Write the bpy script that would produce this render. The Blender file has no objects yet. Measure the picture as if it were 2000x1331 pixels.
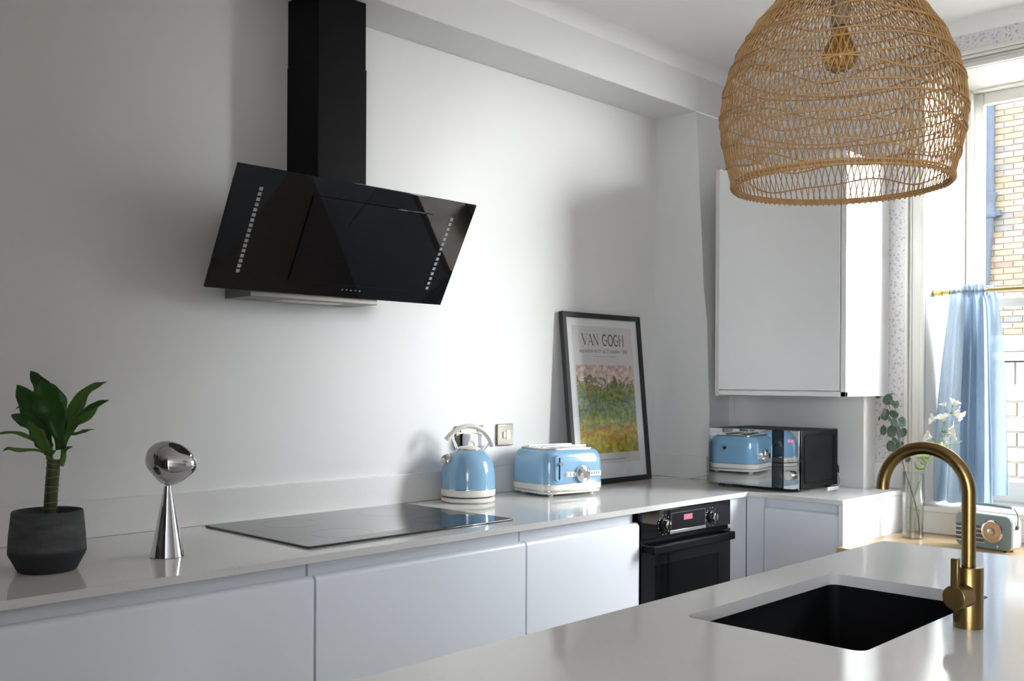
import bpy, bmesh, math, random
from mathutils import Vector, Matrix

random.seed(7)
S = bpy.context.scene
COL = S.collection

# ------------------------------------------------------------------ camera
F_PX, YAW, ROLL, CY_PX = 1944.0, math.radians(45.898), math.radians(0.2918), 742.22
CAM_Z = 1.355
sy_, cy_ = math.sin(YAW), math.cos(YAW)
fwd = Vector((sy_, cy_, 0)); right0 = Vector((cy_, -sy_, 0)); up0 = Vector((0, 0, 1))
right = right0 * math.cos(ROLL) + up0 * math.sin(ROLL)
up = up0 * math.cos(ROLL) - right0 * math.sin(ROLL)
cam_data = bpy.data.cameras.new('camera')
cam_data.sensor_width = 36.0
cam_data.lens = F_PX / 2000 * 36.0
cam_data.shift_y = (CY_PX - 665.5) / 2000
cam_data.clip_start = 0.01
cam = bpy.data.objects.new('camera', cam_data)
cam.matrix_world = Matrix(((right.x, up.x, -fwd.x, 0), (right.y, up.y, -fwd.y, 0), (right.z, up.z, -fwd.z, CAM_Z), (0, 0, 0, 1)))
COL.objects.link(cam)
S.camera = cam

# ------------------------------------------------------------------ light
SUN_DIR = Vector((0.42, -0.82, 0.40)).normalized()
world = bpy.data.worlds.new('sky'); S.world = world
world.use_nodes = True
wn = world.node_tree.nodes; wl = world.node_tree.links
bg = wn['Background']
sky = wn.new('ShaderNodeTexSky')
sky.sky_type = 'HOSEK_WILKIE'
sky.sun_direction = SUN_DIR
sky.turbidity = 7.0
sky.ground_albedo = 0.4
hsv = wn.new('ShaderNodeHueSaturation'); hsv.inputs['Saturation'].default_value = 0.25
tint = wn.new('ShaderNodeMix'); tint.data_type = 'RGBA'; tint.blend_type = 'MULTIPLY'; tint.inputs[0].default_value = 1.0
tint.inputs[7].default_value = (0.94, 0.985, 1.08, 1)      # daylight white balance
wl.new(sky.outputs[0], hsv.inputs['Color']); wl.new(hsv.outputs[0], tint.inputs[6]); wl.new(tint.outputs[2], bg.inputs['Color'])
bg.inputs['Strength'].default_value = 10.5

sun_d = bpy.data.lights.new('sun', 'SUN'); sun_d.energy = 0.06; sun_d.angle = math.radians(22)
sun_d.color = (0.99, 0.99, 1.0)
sun = bpy.data.objects.new('sun', sun_d); COL.objects.link(sun)
sun.rotation_euler = SUN_DIR.to_track_quat('Z', 'Y').to_euler()
sun.location = (6, -8, 8)

XL, YF = -3.2, -3.6          # far ends of the room
def portal(name, loc, sx, sy, rot):
    d = bpy.data.lights.new(name, 'AREA'); d.shape = 'RECTANGLE'; d.size = sx; d.size_y = sy
    d.cycles.is_portal = True
    o = bpy.data.objects.new(name, d); o.location = loc; o.rotation_euler = rot; COL.objects.link(o)
    return o
portal('window_portal', (4.43, 0.85, 1.71), 1.74, 1.45, (0, math.radians(90), 0))
portal('window_portal', (XL - 0.21, -1.75, 1.325), 2.55, 3.5, (0, math.radians(-90), 0))

S.view_settings.view_transform = 'Standard'
try:
    S.view_settings.look = 'None'
except Exception:
    pass
S.view_settings.gamma = 1.0
S.view_settings.use_curve_mapping = False
S.view_settings.exposure = 3.36
S.cycles.max_bounces = 9
S.cycles.diffuse_bounces = 5
S.cycles.glossy_bounces = 4
S.cycles.transmission_bounces = 4
S.cycles.transparent_max_bounces = 12
S.cycles.caustics_reflective = False
S.cycles.caustics_refractive = False
S.cycles.sample_clamp_indirect = 6.0
S.cycles.use_denoising = True
S.cycles.adaptive_threshold = 0.03

# ------------------------------------------------------------------ materials
M = {}
def new_mat(name):
    m = bpy.data.materials.new(name); m.use_nodes = True; M[name] = m
    return m, m.node_tree.nodes, m.node_tree.links, m.node_tree.nodes['Principled BSDF']

def mat(name, col, rough=0.5, metal=0.0, spec=0.5, coat=0.0, coat_rough=0.05, var=0.04, vscale=6.0, bump=0.0, bscale=80.0,
        stretch=(1, 1, 1), emit=None, estr=0.0, rvar=0.0):
    m, n, l, p = new_mat(name)
    c = (*col, 1) if len(col) == 3 else col
    tc = n.new('ShaderNodeTexCoord'); mp = n.new('ShaderNodeMapping'); mp.inputs['Scale'].default_value = stretch
    l.new(tc.outputs['Object'], mp.inputs['Vector'])
    nz = n.new('ShaderNodeTexNoise'); nz.inputs['Scale'].default_value = vscale; nz.inputs['Detail'].default_value = 4
    l.new(mp.outputs[0], nz.inputs['Vector'])
    mx = n.new('ShaderNodeMix'); mx.data_type = 'RGBA'
    mx.inputs[6].default_value = tuple(max(0, v * (1 - var)) for v in c[:3]) + (1,)
    mx.inputs[7].default_value = tuple(min(1, v * (1 + var)) for v in c[:3]) + (1,)
    l.new(nz.outputs['Fac'], mx.inputs[0]); l.new(mx.outputs[2], p.inputs['Base Color'])
    p.inputs['Roughness'].default_value = rough
    if rvar:
        mr = n.new('ShaderNodeMapRange'); mr.inputs[3].default_value = rough - rvar; mr.inputs[4].default_value = rough + rvar
        l.new(nz.outputs['Fac'], mr.inputs[0]); l.new(mr.outputs[0], p.inputs['Roughness'])
    p.inputs['Metallic'].default_value = metal
    p.inputs['Specular IOR Level'].default_value = spec
    p.inputs['Coat Weight'].default_value = coat
    p.inputs['Coat Roughness'].default_value = coat_rough
    if bump:
        b = n.new('ShaderNodeBump'); b.inputs['Strength'].default_value = bump; b.inputs['Distance'].default_value = 0.002
        n2 = n.new('ShaderNodeTexNoise'); n2.inputs['Scale'].default_value = bscale; n2.inputs['Detail'].default_value = 3
        l.new(mp.outputs[0], n2.inputs['Vector']); l.new(n2.outputs['Fac'], b.inputs['Height']); l.new(b.outputs[0], p.inputs['Normal'])
    if emit:
        p.inputs['Emission Color'].default_value = (*emit, 1); p.inputs['Emission Strength'].default_value = estr
    return m

mat('wall_paint', (0.765, 0.765, 0.757), 0.75, var=0.02, vscale=2.5, bump=0.12, bscale=14, stretch=(1, 1, 0.35))
mat('ceiling_paint', (0.88, 0.88, 0.875), 0.8, var=0.02)
mat('room_paint', (0.30, 0.30, 0.31), 0.8, var=0.03)
mat('white_wood', (0.66, 0.65, 0.61), 0.4, var=0.02, bump=0.03, bscale=40)
mat('cabinet_white', (0.86, 0.90, 0.96), 0.28, spec=0.5, var=0.01, vscale=3)
mat('cabinet_gloss', (0.79, 0.80, 0.805), 0.12, spec=0.5, coat=0.3, var=0.01, vscale=3)
mat('quartz', (0.76, 0.752, 0.735), 0.09, spec=0.6, var=0.035, vscale=120)
mat('quartz_upstand', (0.76, 0.755, 0.74), 0.3, var=0.03, vscale=90)
mat('black_glass', (0.004, 0.005, 0.007), 0.02, spec=0.42, var=0.1)
mat('hob_glass', (0.012, 0.012, 0.013), 0.035, spec=0.9, var=0.1)
mat('hob_mark', (0.035, 0.035, 0.036), 0.15, spec=0.6)
mat('microwave_case', (0.004, 0.004, 0.0045), 0.45, spec=0.12)
mat('hood_steel', (0.20, 0.19, 0.175), 0.4, metal=0.6, var=0.05)
mat('black_satin', (0.004, 0.004, 0.004), 0.5, spec=0.12, var=0.1)
mat('black_plastic', (0.007, 0.007, 0.008), 0.35, var=0.1)
mat('black_frame', (0.012, 0.012, 0.012), 0.4, var=0.15)
mat('sink_black', (0.004, 0.004, 0.005), 0.6, spec=0.2, var=0.1)
mat('steel', (0.62, 0.60, 0.57), 0.28, metal=1.0, var=0.05)
mat('chrome', (0.86, 0.86, 0.87), 0.03, metal=1.0, var=0.01)
mat('smoke_chrome', (0.62, 0.61, 0.62), 0.03, metal=1.0, var=0.02)
mat('nickel', (0.27, 0.25, 0.21), 0.3, metal=1.0, var=0.05)
mat('brass', (0.27, 0.185, 0.070), 0.28, metal=1.0, var=0.06, vscale=30, stretch=(1, 1, 0.15), rvar=0.05)
mat('gold_rod', (0.80, 0.62, 0.26), 0.3, metal=1.0, var=0.04)
mat('enamel_blue', (0.24, 0.43, 0.62), 0.13, spec=0.6, coat=0.4, var=0.02)
mat('cream_plastic', (0.78, 0.75, 0.68), 0.3, var=0.02)
mat('white_plastic', (0.78, 0.79, 0.84), 0.35, var=0.02)
mat('cable_white', (0.72, 0.70, 0.66), 0.45, var=0.02)
mat('rattan', (0.54, 0.325, 0.135), 0.6, var=0.25, vscale=40, bump=0.2, bscale=200)
mat('socket_taupe', (0.34, 0.29, 0.24), 0.55, var=0.05)
mat('leaf_dark', (0.026, 0.10, 0.014), 0.34, spec=0.5, var=0.35, vscale=18)
mat('leaf_mid', (0.075, 0.18, 0.028), 0.36, spec=0.5, var=0.35, vscale=18)
mat('eucalyptus', (0.13, 0.20, 0.15), 0.5, var=0.4, vscale=30)
mat('eucalyptus_dark', (0.055, 0.09, 0.05), 0.5, var=0.4, vscale=30)
mat('stem_brown', (0.13, 0.085, 0.06), 0.6, var=0.2)
mat('stem_green', (0.24, 0.34, 0.10), 0.5, var=0.2)
mat('petal', (0.88, 0.86, 0.80), 0.55, var=0.05)
mat('soil', (0.02, 0.014, 0.010), 0.9, var=0.5, vscale=60, bump=0.8)
mat('paper_white', (0.88, 0.88, 0.90), 0.5, var=0.01)
mat('paper_grey', (0.74, 0.72, 0.715), 0.5, var=0.01)
mat('ink', (0.035, 0.035, 0.04), 0.6, var=0.1)
mat('ink_grey', (0.33, 0.31, 0.32), 0.6, var=0.1)
mat('grille_white', (0.38, 0.38, 0.39), 0.4, var=0.02)
mat('radio_green', (0.215, 0.29, 0.30), 0.35, var=0.03)
mat('radio_top_lit', (0.62, 0.66, 0.68), 0.35, var=0.03)  # paler case colour, bright light on top and side put into it
mat('radio_slot', (0.10, 0.075, 0.07), 0.5, var=0.1)
mat('radio_dial', (0.62, 0.40, 0.22), 0.3, var=0.25, vscale=60)
mat('display_red', (0.5, 0.02, 0.06), 0.4, emit=(1.0, 0.05, 0.16), estr=0.25)
mat('display_dim', (0.20, 0.06, 0.09), 0.4, emit=(1.0, 0.28, 0.38), estr=0.05)
mat('stone', (0.40, 0.39, 0.36), 0.85, var=0.45, vscale=14, bump=0.8, bscale=40)
mat('render_white', (0.72, 0.71, 0.68), 0.8, var=0.08, vscale=6)
mat('mortar', (0.24, 0.225, 0.20), 0.9, var=0.08, vscale=20)
mat('pipe_grey', (0.055, 0.065, 0.08), 0.75, spec=0.15, var=0.2, vscale=8)
mat('ground_out', (0.36, 0.34, 0.30), 0.9, var=0.2)
mat('batten_wood', (0.42, 0.28, 0.17), 0.6, var=0.2)
BRICKS = []
for i, c in enumerate([(0.50, 0.38, 0.24), (0.56, 0.44, 0.28), (0.44, 0.34, 0.24), (0.54, 0.41, 0.32), (0.35, 0.32, 0.29), (0.58, 0.47, 0.35), (0.47, 0.30, 0.24)]):
    BRICKS.append(mat('brick_%d' % i, tuple(v * 0.36 for v in c), 0.85, var=0.22, vscale=12, bump=0.5, bscale=60))

def wood(name, c1, c2, rough, coat, axis, scale=6.0):
    m, n, l, p = new_mat(name)
    tc = n.new('ShaderNodeTexCoord'); mp = n.new('ShaderNodeMapping')
    sc = [9.0, 9.0, 9.0]; sc[axis] = 0.9
    mp.inputs['Scale'].default_value = sc
    l.new(tc.outputs['Object'], mp.inputs['Vector'])
    nz = n.new('ShaderNodeTexNoise'); nz.inputs['Scale'].default_value = scale; nz.inputs['Detail'].default_value = 8; nz.inputs['Roughness'].default_value = 0.65
    l.new(mp.outputs[0], nz.inputs['Vector'])
    cr = n.new('ShaderNodeValToRGB')
    cr.color_ramp.elements[0].position = 0.3; cr.color_ramp.elements[0].color = (*c1, 1)
    cr.color_ramp.elements[1].position = 0.7; cr.color_ramp.elements[1].color = (*c2, 1)
    l.new(nz.outputs['Fac'], cr.inputs[0]); l.new(cr.outputs[0], p.inputs['Base Color'])
    p.inputs['Roughness'].default_value = rough
    p.inputs['Coat Weight'].default_value = coat; p.inputs['Coat Roughness'].default_value = 0.12
    return m
wood('oak', (0.48, 0.31, 0.15), (0.66, 0.47, 0.26), 0.32, 0.3, 1)
wood('oak_floor', (0.42, 0.31, 0.20), (0.58, 0.45, 0.31), 0.4, 0.1, 0)

def thin_glass(name, tint=(1, 1, 1), refl=0.08, rough=0.0):
    m = bpy.data.materials.new(name); m.use_nodes = True; M[name] = m
    n, l = m.node_tree.nodes, m.node_tree.links
    n.remove(n['Principled BSDF'])
    tr = n.new('ShaderNodeBsdfTransparent'); tr.inputs[0].default_value = (*tint, 1)
    gl = n.new('ShaderNodeBsdfGlossy'); gl.inputs['Roughness'].default_value = rough
    lw = n.new('ShaderNodeLayerWeight'); lw.inputs['Blend'].default_value = 0.25
    mr = n.new('ShaderNodeMapRange'); mr.inputs[3].default_value = refl * 0.5; mr.inputs[4].default_value = min(1, refl * 6)
    l.new(lw.outputs['Fresnel'], mr.inputs[0])
    mx = n.new('ShaderNodeMixShader'); l.new(mr.outputs[0], mx.inputs[0]); l.new(tr.outputs[0], mx.inputs[1]); l.new(gl.outputs[0], mx.inputs[2])
    l.new(mx.outputs[0], n['Material Output'].inputs['Surface'])
    return m
thin_glass('window_glass', (0.97, 0.985, 0.98), 0.05)
thin_glass('vase_glass', (0.97, 0.98, 0.975), 0.09)
thin_glass('picture_glass', (0.985, 0.985, 0.985), 0.02)
thin_glass('water', (0.95, 0.96, 0.93), 0.05)
thin_glass('amber_glass', (0.90, 0.72, 0.40), 0.14)
thin_glass('oven_window', (0.10, 0.11, 0.12), 0.09)

def mirror_mat(name, col, rough):
    m, n, l, p = new_mat(name)
    p.inputs['Base Color'].default_value = (*col, 1); p.inputs['Metallic'].default_value = 1.0; p.inputs['Roughness'].default_value = rough
    tc = n.new('ShaderNodeTexCoord'); nz = n.new('ShaderNodeTexNoise'); nz.inputs['Scale'].default_value = 3
    l.new(tc.outputs['Object'], nz.inputs['Vector'])
    b = n.new('ShaderNodeBump'); b.inputs['Strength'].default_value = 0.006; b.inputs['Distance'].default_value = 0.01
    l.new(nz.outputs['Fac'], b.inputs['Height']); l.new(b.outputs[0], p.inputs['Normal'])
    return m
mirror_mat('microwave_mirror', (0.36, 0.38, 0.40), 0.03)

def curtain_mat():
    m = bpy.data.materials.new('linen_blue'); m.use_nodes = True; M['linen_blue'] = m
    n, l = m.node_tree.nodes, m.node_tree.links
    n.remove(n['Principled BSDF'])
    tc = n.new('ShaderNodeTexCoord'); mp = n.new('ShaderNodeMapping'); mp.inputs['Scale'].default_value = (300, 300, 25)
    l.new(tc.outputs['Object'], mp.inputs['Vector'])
    nz = n.new('ShaderNodeTexNoise'); nz.inputs['Scale'].default_value = 1.0; nz.inputs['Detail'].default_value = 3
    l.new(mp.outputs[0], nz.inputs['Vector'])
    cr = n.new('ShaderNodeValToRGB')
    cr.color_ramp.elements[0].color = (0.24, 0.325, 0.42, 1); cr.color_ramp.elements[1].color = (0.38, 0.465, 0.56, 1)
    l.new(nz.outputs['Fac'], cr.inputs[0])
    df = n.new('ShaderNodeBsdfDiffuse'); tl = n.new('ShaderNodeBsdfTranslucent')
    l.new(cr.outputs[0], df.inputs[0]); l.new(cr.outputs[0], tl.inputs[0])
    mx = n.new('ShaderNodeMixShader'); mx.inputs[0].default_value = 0.40
    l.new(df.outputs[0], mx.inputs[1]); l.new(tl.outputs[0], mx.inputs[2])
    tp = n.new('ShaderNodeBsdfTransparent'); tp.inputs[0].default_value = (0.75, 0.85, 0.95, 1)
    m2 = n.new('ShaderNodeMixShader'); m2.inputs[0].default_value = 0.10
    l.new(mx.outputs[0], m2.inputs[1]); l.new(tp.outputs[0], m2.inputs[2])
    l.new(m2.outputs[0], n['Material Output'].inputs['Surface'])
curtain_mat()

def wallpaper_mat():
    m, n, l, p = new_mat('wallpaper')
    tc = n.new('ShaderNodeTexCoord')
    sep = n.new('ShaderNodeSeparateXYZ'); l.new(tc.outputs['Object'], sep.inputs[0])
    cmb = n.new('ShaderNodeCombineXYZ'); l.new(sep.outputs['Y'], cmb.inputs['X']); l.new(sep.outputs['Z'], cmb.inputs['Y'])
    col = None
    base = (0.74, 0.715, 0.70, 1)
    prev = n.new('ShaderNodeRGB'); prev.outputs[0].default_value = base
    prev = prev.outputs[0]
    for sc, th, c, off in ((42, 0.21, (0.40, 0.42, 0.56, 1), 0.0), (72, 0.19, (0.50, 0.51, 0.62, 1), 3.3), (100, 0.20, (0.60, 0.61, 0.62, 1), 7.1)):
        mp = n.new('ShaderNodeMapping'); mp.inputs['Location'].default_value = (off, off * 0.7, 0)
        l.new(cmb.outputs[0], mp.inputs['Vector'])
        nz = n.new('ShaderNodeTexNoise'); nz.inputs['Scale'].default_value = sc * 2.2; nz.inputs['Detail'].default_value = 2
        l.new(mp.outputs[0], nz.inputs['Vector'])
        v = n.new('ShaderNodeTexVoronoi'); v.voronoi_dimensions = '2D'; v.inputs['Scale'].default_value = sc; v.inputs['Randomness'].default_value = 0.9
        l.new(mp.outputs[0], v.inputs['Vector'])
        ad = n.new('ShaderNodeMath'); ad.operation = 'MULTIPLY_ADD'; ad.inputs[1].default_value = 0.45; 
        l.new(nz.outputs['Fac'], ad.inputs[0]); l.new(v.outputs['Distance'], ad.inputs[2])
        lt = n.new('ShaderNodeMapRange'); lt.inputs[1].default_value = th + 0.16; lt.inputs[2].default_value = th + 0.26; lt.inputs[3].default_value = 0.85; lt.inputs[4].default_value = 0.0
        l.new(ad.outputs[0], lt.inputs[0])
        mx = n.new('ShaderNodeMix'); mx.data_type = 'RGBA'
        l.new(lt.outputs[0], mx.inputs[0]); l.new(prev, mx.inputs[6]); mx.inputs[7].default_value = c
        prev = mx.outputs[2]
    l.new(prev, p.inputs['Base Color']); p.inputs['Roughness'].default_value = 0.7
wallpaper_mat()

PALE = []
for i, c in enumerate([(0.36, 0.31, 0.24), (0.41, 0.36, 0.29), (0.33, 0.30, 0.25), (0.39, 0.31, 0.27), (0.28, 0.27, 0.26), (0.43, 0.37, 0.30), (0.36, 0.28, 0.23)]):
    PALE.append(mat('pale_brick_%d' % i, c, 0.85, var=0.25, vscale=16, bump=0.6, bscale=50))
mat('pale_mortar', (0.48, 0.46, 0.42), 0.9, var=0.08, vscale=20)
def brick_tex_mat():
    m, n, l, p = new_mat('brick_far')
    tc = n.new('ShaderNodeTexCoord')
    sep = n.new('ShaderNodeSeparateXYZ'); l.new(tc.outputs['Object'], sep.inputs[0])
    cmb = n.new('ShaderNodeCombineXYZ'); l.new(sep.outputs['Y'], cmb.inputs['X']); l.new(sep.outputs['Z'], cmb.inputs['Y'])
    b = n.new('ShaderNodeTexBrick'); b.inputs['Scale'].default_value = 1.0
    b.inputs['Color1'].default_value = (0.19, 0.15, 0.10, 1); b.inputs['Color2'].default_value = (0.16, 0.13, 0.10, 1); b.inputs['Mortar'].default_value = (0.24, 0.225, 0.20, 1)
    b.inputs['Brick Width'].default_value = 0.225; b.inputs['Row Height'].default_value = 0.075; b.inputs['Mortar Size'].default_value = 0.006
    l.new(cmb.outputs[0], b.inputs['Vector']); l.new(b.outputs['Color'], p.inputs['Base Color']); p.inputs['Roughness'].default_value = 0.9
brick_tex_mat()

def pot_mat():
    m, n, l, p = new_mat('pot_weave')
    tc = n.new('ShaderNodeTexCoord'); sep = n.new('ShaderNodeSeparateXYZ'); l.new(tc.outputs['Object'], sep.inputs[0])
    at = n.new('ShaderNodeMath'); at.operation = 'ARCTAN2'; l.new(sep.outputs['Y'], at.inputs[0]); l.new(sep.outputs['X'], at.inputs[1])
    def stripes(src, k):
        mu = n.new('ShaderNodeMath'); mu.operation = 'MULTIPLY'; mu.inputs[1].default_value = k; l.new(src, mu.inputs[0])
        s = n.new('ShaderNodeMath'); s.operation = 'SINE'; l.new(mu.outputs[0], s.inputs[0]); return s.outputs[0]
    a = stripes(at.outputs[0], 150); z = stripes(sep.outputs['Z'], 2100)
    mx_ = n.new('ShaderNodeMath'); mx_.operation = 'MAXIMUM'; l.new(a, mx_.inputs[0]); l.new(z, mx_.inputs[1])
    nz = n.new('ShaderNodeTexNoise'); nz.inputs['Scale'].default_value = 14; nz.inputs['Detail'].default_value = 5
    mp = n.new('ShaderNodeMapping'); mp.inputs['Scale'].default_value = (1, 1, 4); l.new(tc.outputs['Object'], mp.inputs[0]); l.new(mp.outputs[0], nz.inputs['Vector'])
    mask = n.new('ShaderNodeMapRange'); mask.inputs[1].default_value = 0.045; mask.inputs[2].default_value = 0.053; l.new(sep.outputs['Z'], mask.inputs[0])
    mu = n.new('ShaderNodeMath'); mu.operation = 'MULTIPLY'; l.new(mx_.outputs[0], mu.inputs[0]); l.new(mask.outputs[0], mu.inputs[1])
    mu2 = n.new('ShaderNodeMath'); mu2.operation = 'MULTIPLY'; l.new(mu.outputs[0], mu2.inputs[0]); l.new(nz.outputs['Fac'], mu2.inputs[1])
    cr = n.new('ShaderNodeValToRGB'); cr.color_ramp.elements[0].color = (0.022, 0.025, 0.028, 1); cr.color_ramp.elements[1].color = (0.22, 0.225, 0.23, 1)
    cr.color_ramp.elements[0].position = 0.1; cr.color_ramp.elements[1].position = 0.75
    l.new(mu2.outputs[0], cr.inputs[0]); l.new(cr.outputs[0], p.inputs['Base Color']); p.inputs['Roughness'].default_value = 0.7
    bp = n.new('ShaderNodeBump'); bp.inputs['Strength'].default_value = 0.6; bp.inputs['Distance'].default_value = 0.001
    l.new(mu.outputs[0], bp.inputs['Height']); l.new(bp.outputs[0], p.inputs['Normal'])
pot_mat()

def trunk_mat():
    m, n, l, p = new_mat('cane')
    tc = n.new('ShaderNodeTexCoord'); nz = n.new('ShaderNodeTexNoise'); nz.inputs['Scale'].default_value = 40
    l.new(tc.outputs['Object'], nz.inputs['Vector'])
    cr = n.new('ShaderNodeValToRGB'); cr.color_ramp.elements[0].color = (0.025, 0.055, 0.012, 1); cr.color_ramp.elements[1].color = (0.07, 0.10, 0.03, 1)
    l.new(nz.outputs['Fac'], cr.inputs[0]); l.new(cr.outputs[0], p.inputs['Base Color']); p.inputs['Roughness'].default_value = 0.45
trunk_mat()
mat('cane_ring', (0.24, 0.16, 0.075), 0.7, var=0.2)

def poster_mat():
    # a generic painted landscape: pale pink sky, yellow and green fields in soft brush strokes
    m, n, l, p = new_mat('painting_print')
    tc = n.new('ShaderNodeTexCoord')
    sep = n.new('ShaderNodeSeparateXYZ'); l.new(tc.outputs['Generated'], sep.inputs[0])
    mp = n.new('ShaderNodeMapping'); mp.inputs['Scale'].default_value = (7, 1, 9); l.new(tc.outputs['Generated'], mp.inputs[0])
    nz = n.new('ShaderNodeTexNoise'); nz.inputs['Scale'].default_value = 1.0; nz.inputs['Detail'].default_value = 5; nz.inputs['Roughness'].default_value = 0.6; nz.inputs['Distortion'].default_value = 1.2
    l.new(mp.outputs[0], nz.inputs['Vector'])
    wv = n.new('ShaderNodeMath'); wv.operation = 'MULTIPLY_ADD'; wv.inputs[1].default_value = 0.62; l.new(nz.outputs['Fac'], wv.inputs[0]); zs = n.new('ShaderNodeMath'); zs.operation = 'MULTIPLY_ADD'; zs.inputs[1].default_value = 0.80; zs.inputs[2].default_value = -0.13; l.new(sep.outputs['Z'], zs.inputs[0]); l.new(zs.outputs[0], wv.inputs[2])
    cr = n.new('ShaderNodeValToRGB'); e = cr.color_ramp.elements
    e[0].position = 0.0; e[0].color = (0.30, 0.32, 0.10, 1)
    e[1].position = 1.0; e[1].color = (0.68, 0.52, 0.46, 1)
    for pos, c in ((0.24, (0.44, 0.40, 0.09, 1)), (0.36, (0.42, 0.22, 0.06, 1)), (0.44, (0.40, 0.40, 0.12, 1)), (0.54, (0.20, 0.27, 0.12, 1)), (0.60, (0.30, 0.36, 0.28, 1)),
                   (0.68, (0.12, 0.20, 0.07, 1)), (0.76, (0.36, 0.36, 0.10, 1)), (0.81, (0.10, 0.13, 0.08, 1)), (0.83, (0.70, 0.56, 0.50, 1))):
        k = e.new(pos); k.color = c
    l.new(wv.outputs[0], cr.inputs[0])
    vo = n.new('ShaderNodeTexNoise'); vo.inputs['Scale'].default_value = 15; vo.inputs['Detail'].default_value = 4; l.new(tc.outputs['Generated'], vo.inputs['Vector'])
    hs = n.new('ShaderNodeHueSaturation'); l.new(cr.outputs[0], hs.inputs['Color'])
    mr = n.new('ShaderNodeMapRange'); mr.inputs[1].default_value = 0.3; mr.inputs[2].default_value = 0.7; mr.inputs[3].default_value = 0.55; mr.inputs[4].default_value = 1.5
    l.new(vo.outputs['Fac'], mr.inputs[0]); l.new(mr.outputs[0], hs.inputs['Value']); hs.inputs['Saturation'].default_value = 1.1
    l.new(hs.outputs[0], p.inputs['Base Color']); p.inputs['Roughness'].default_value = 0.5
poster_mat()

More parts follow.
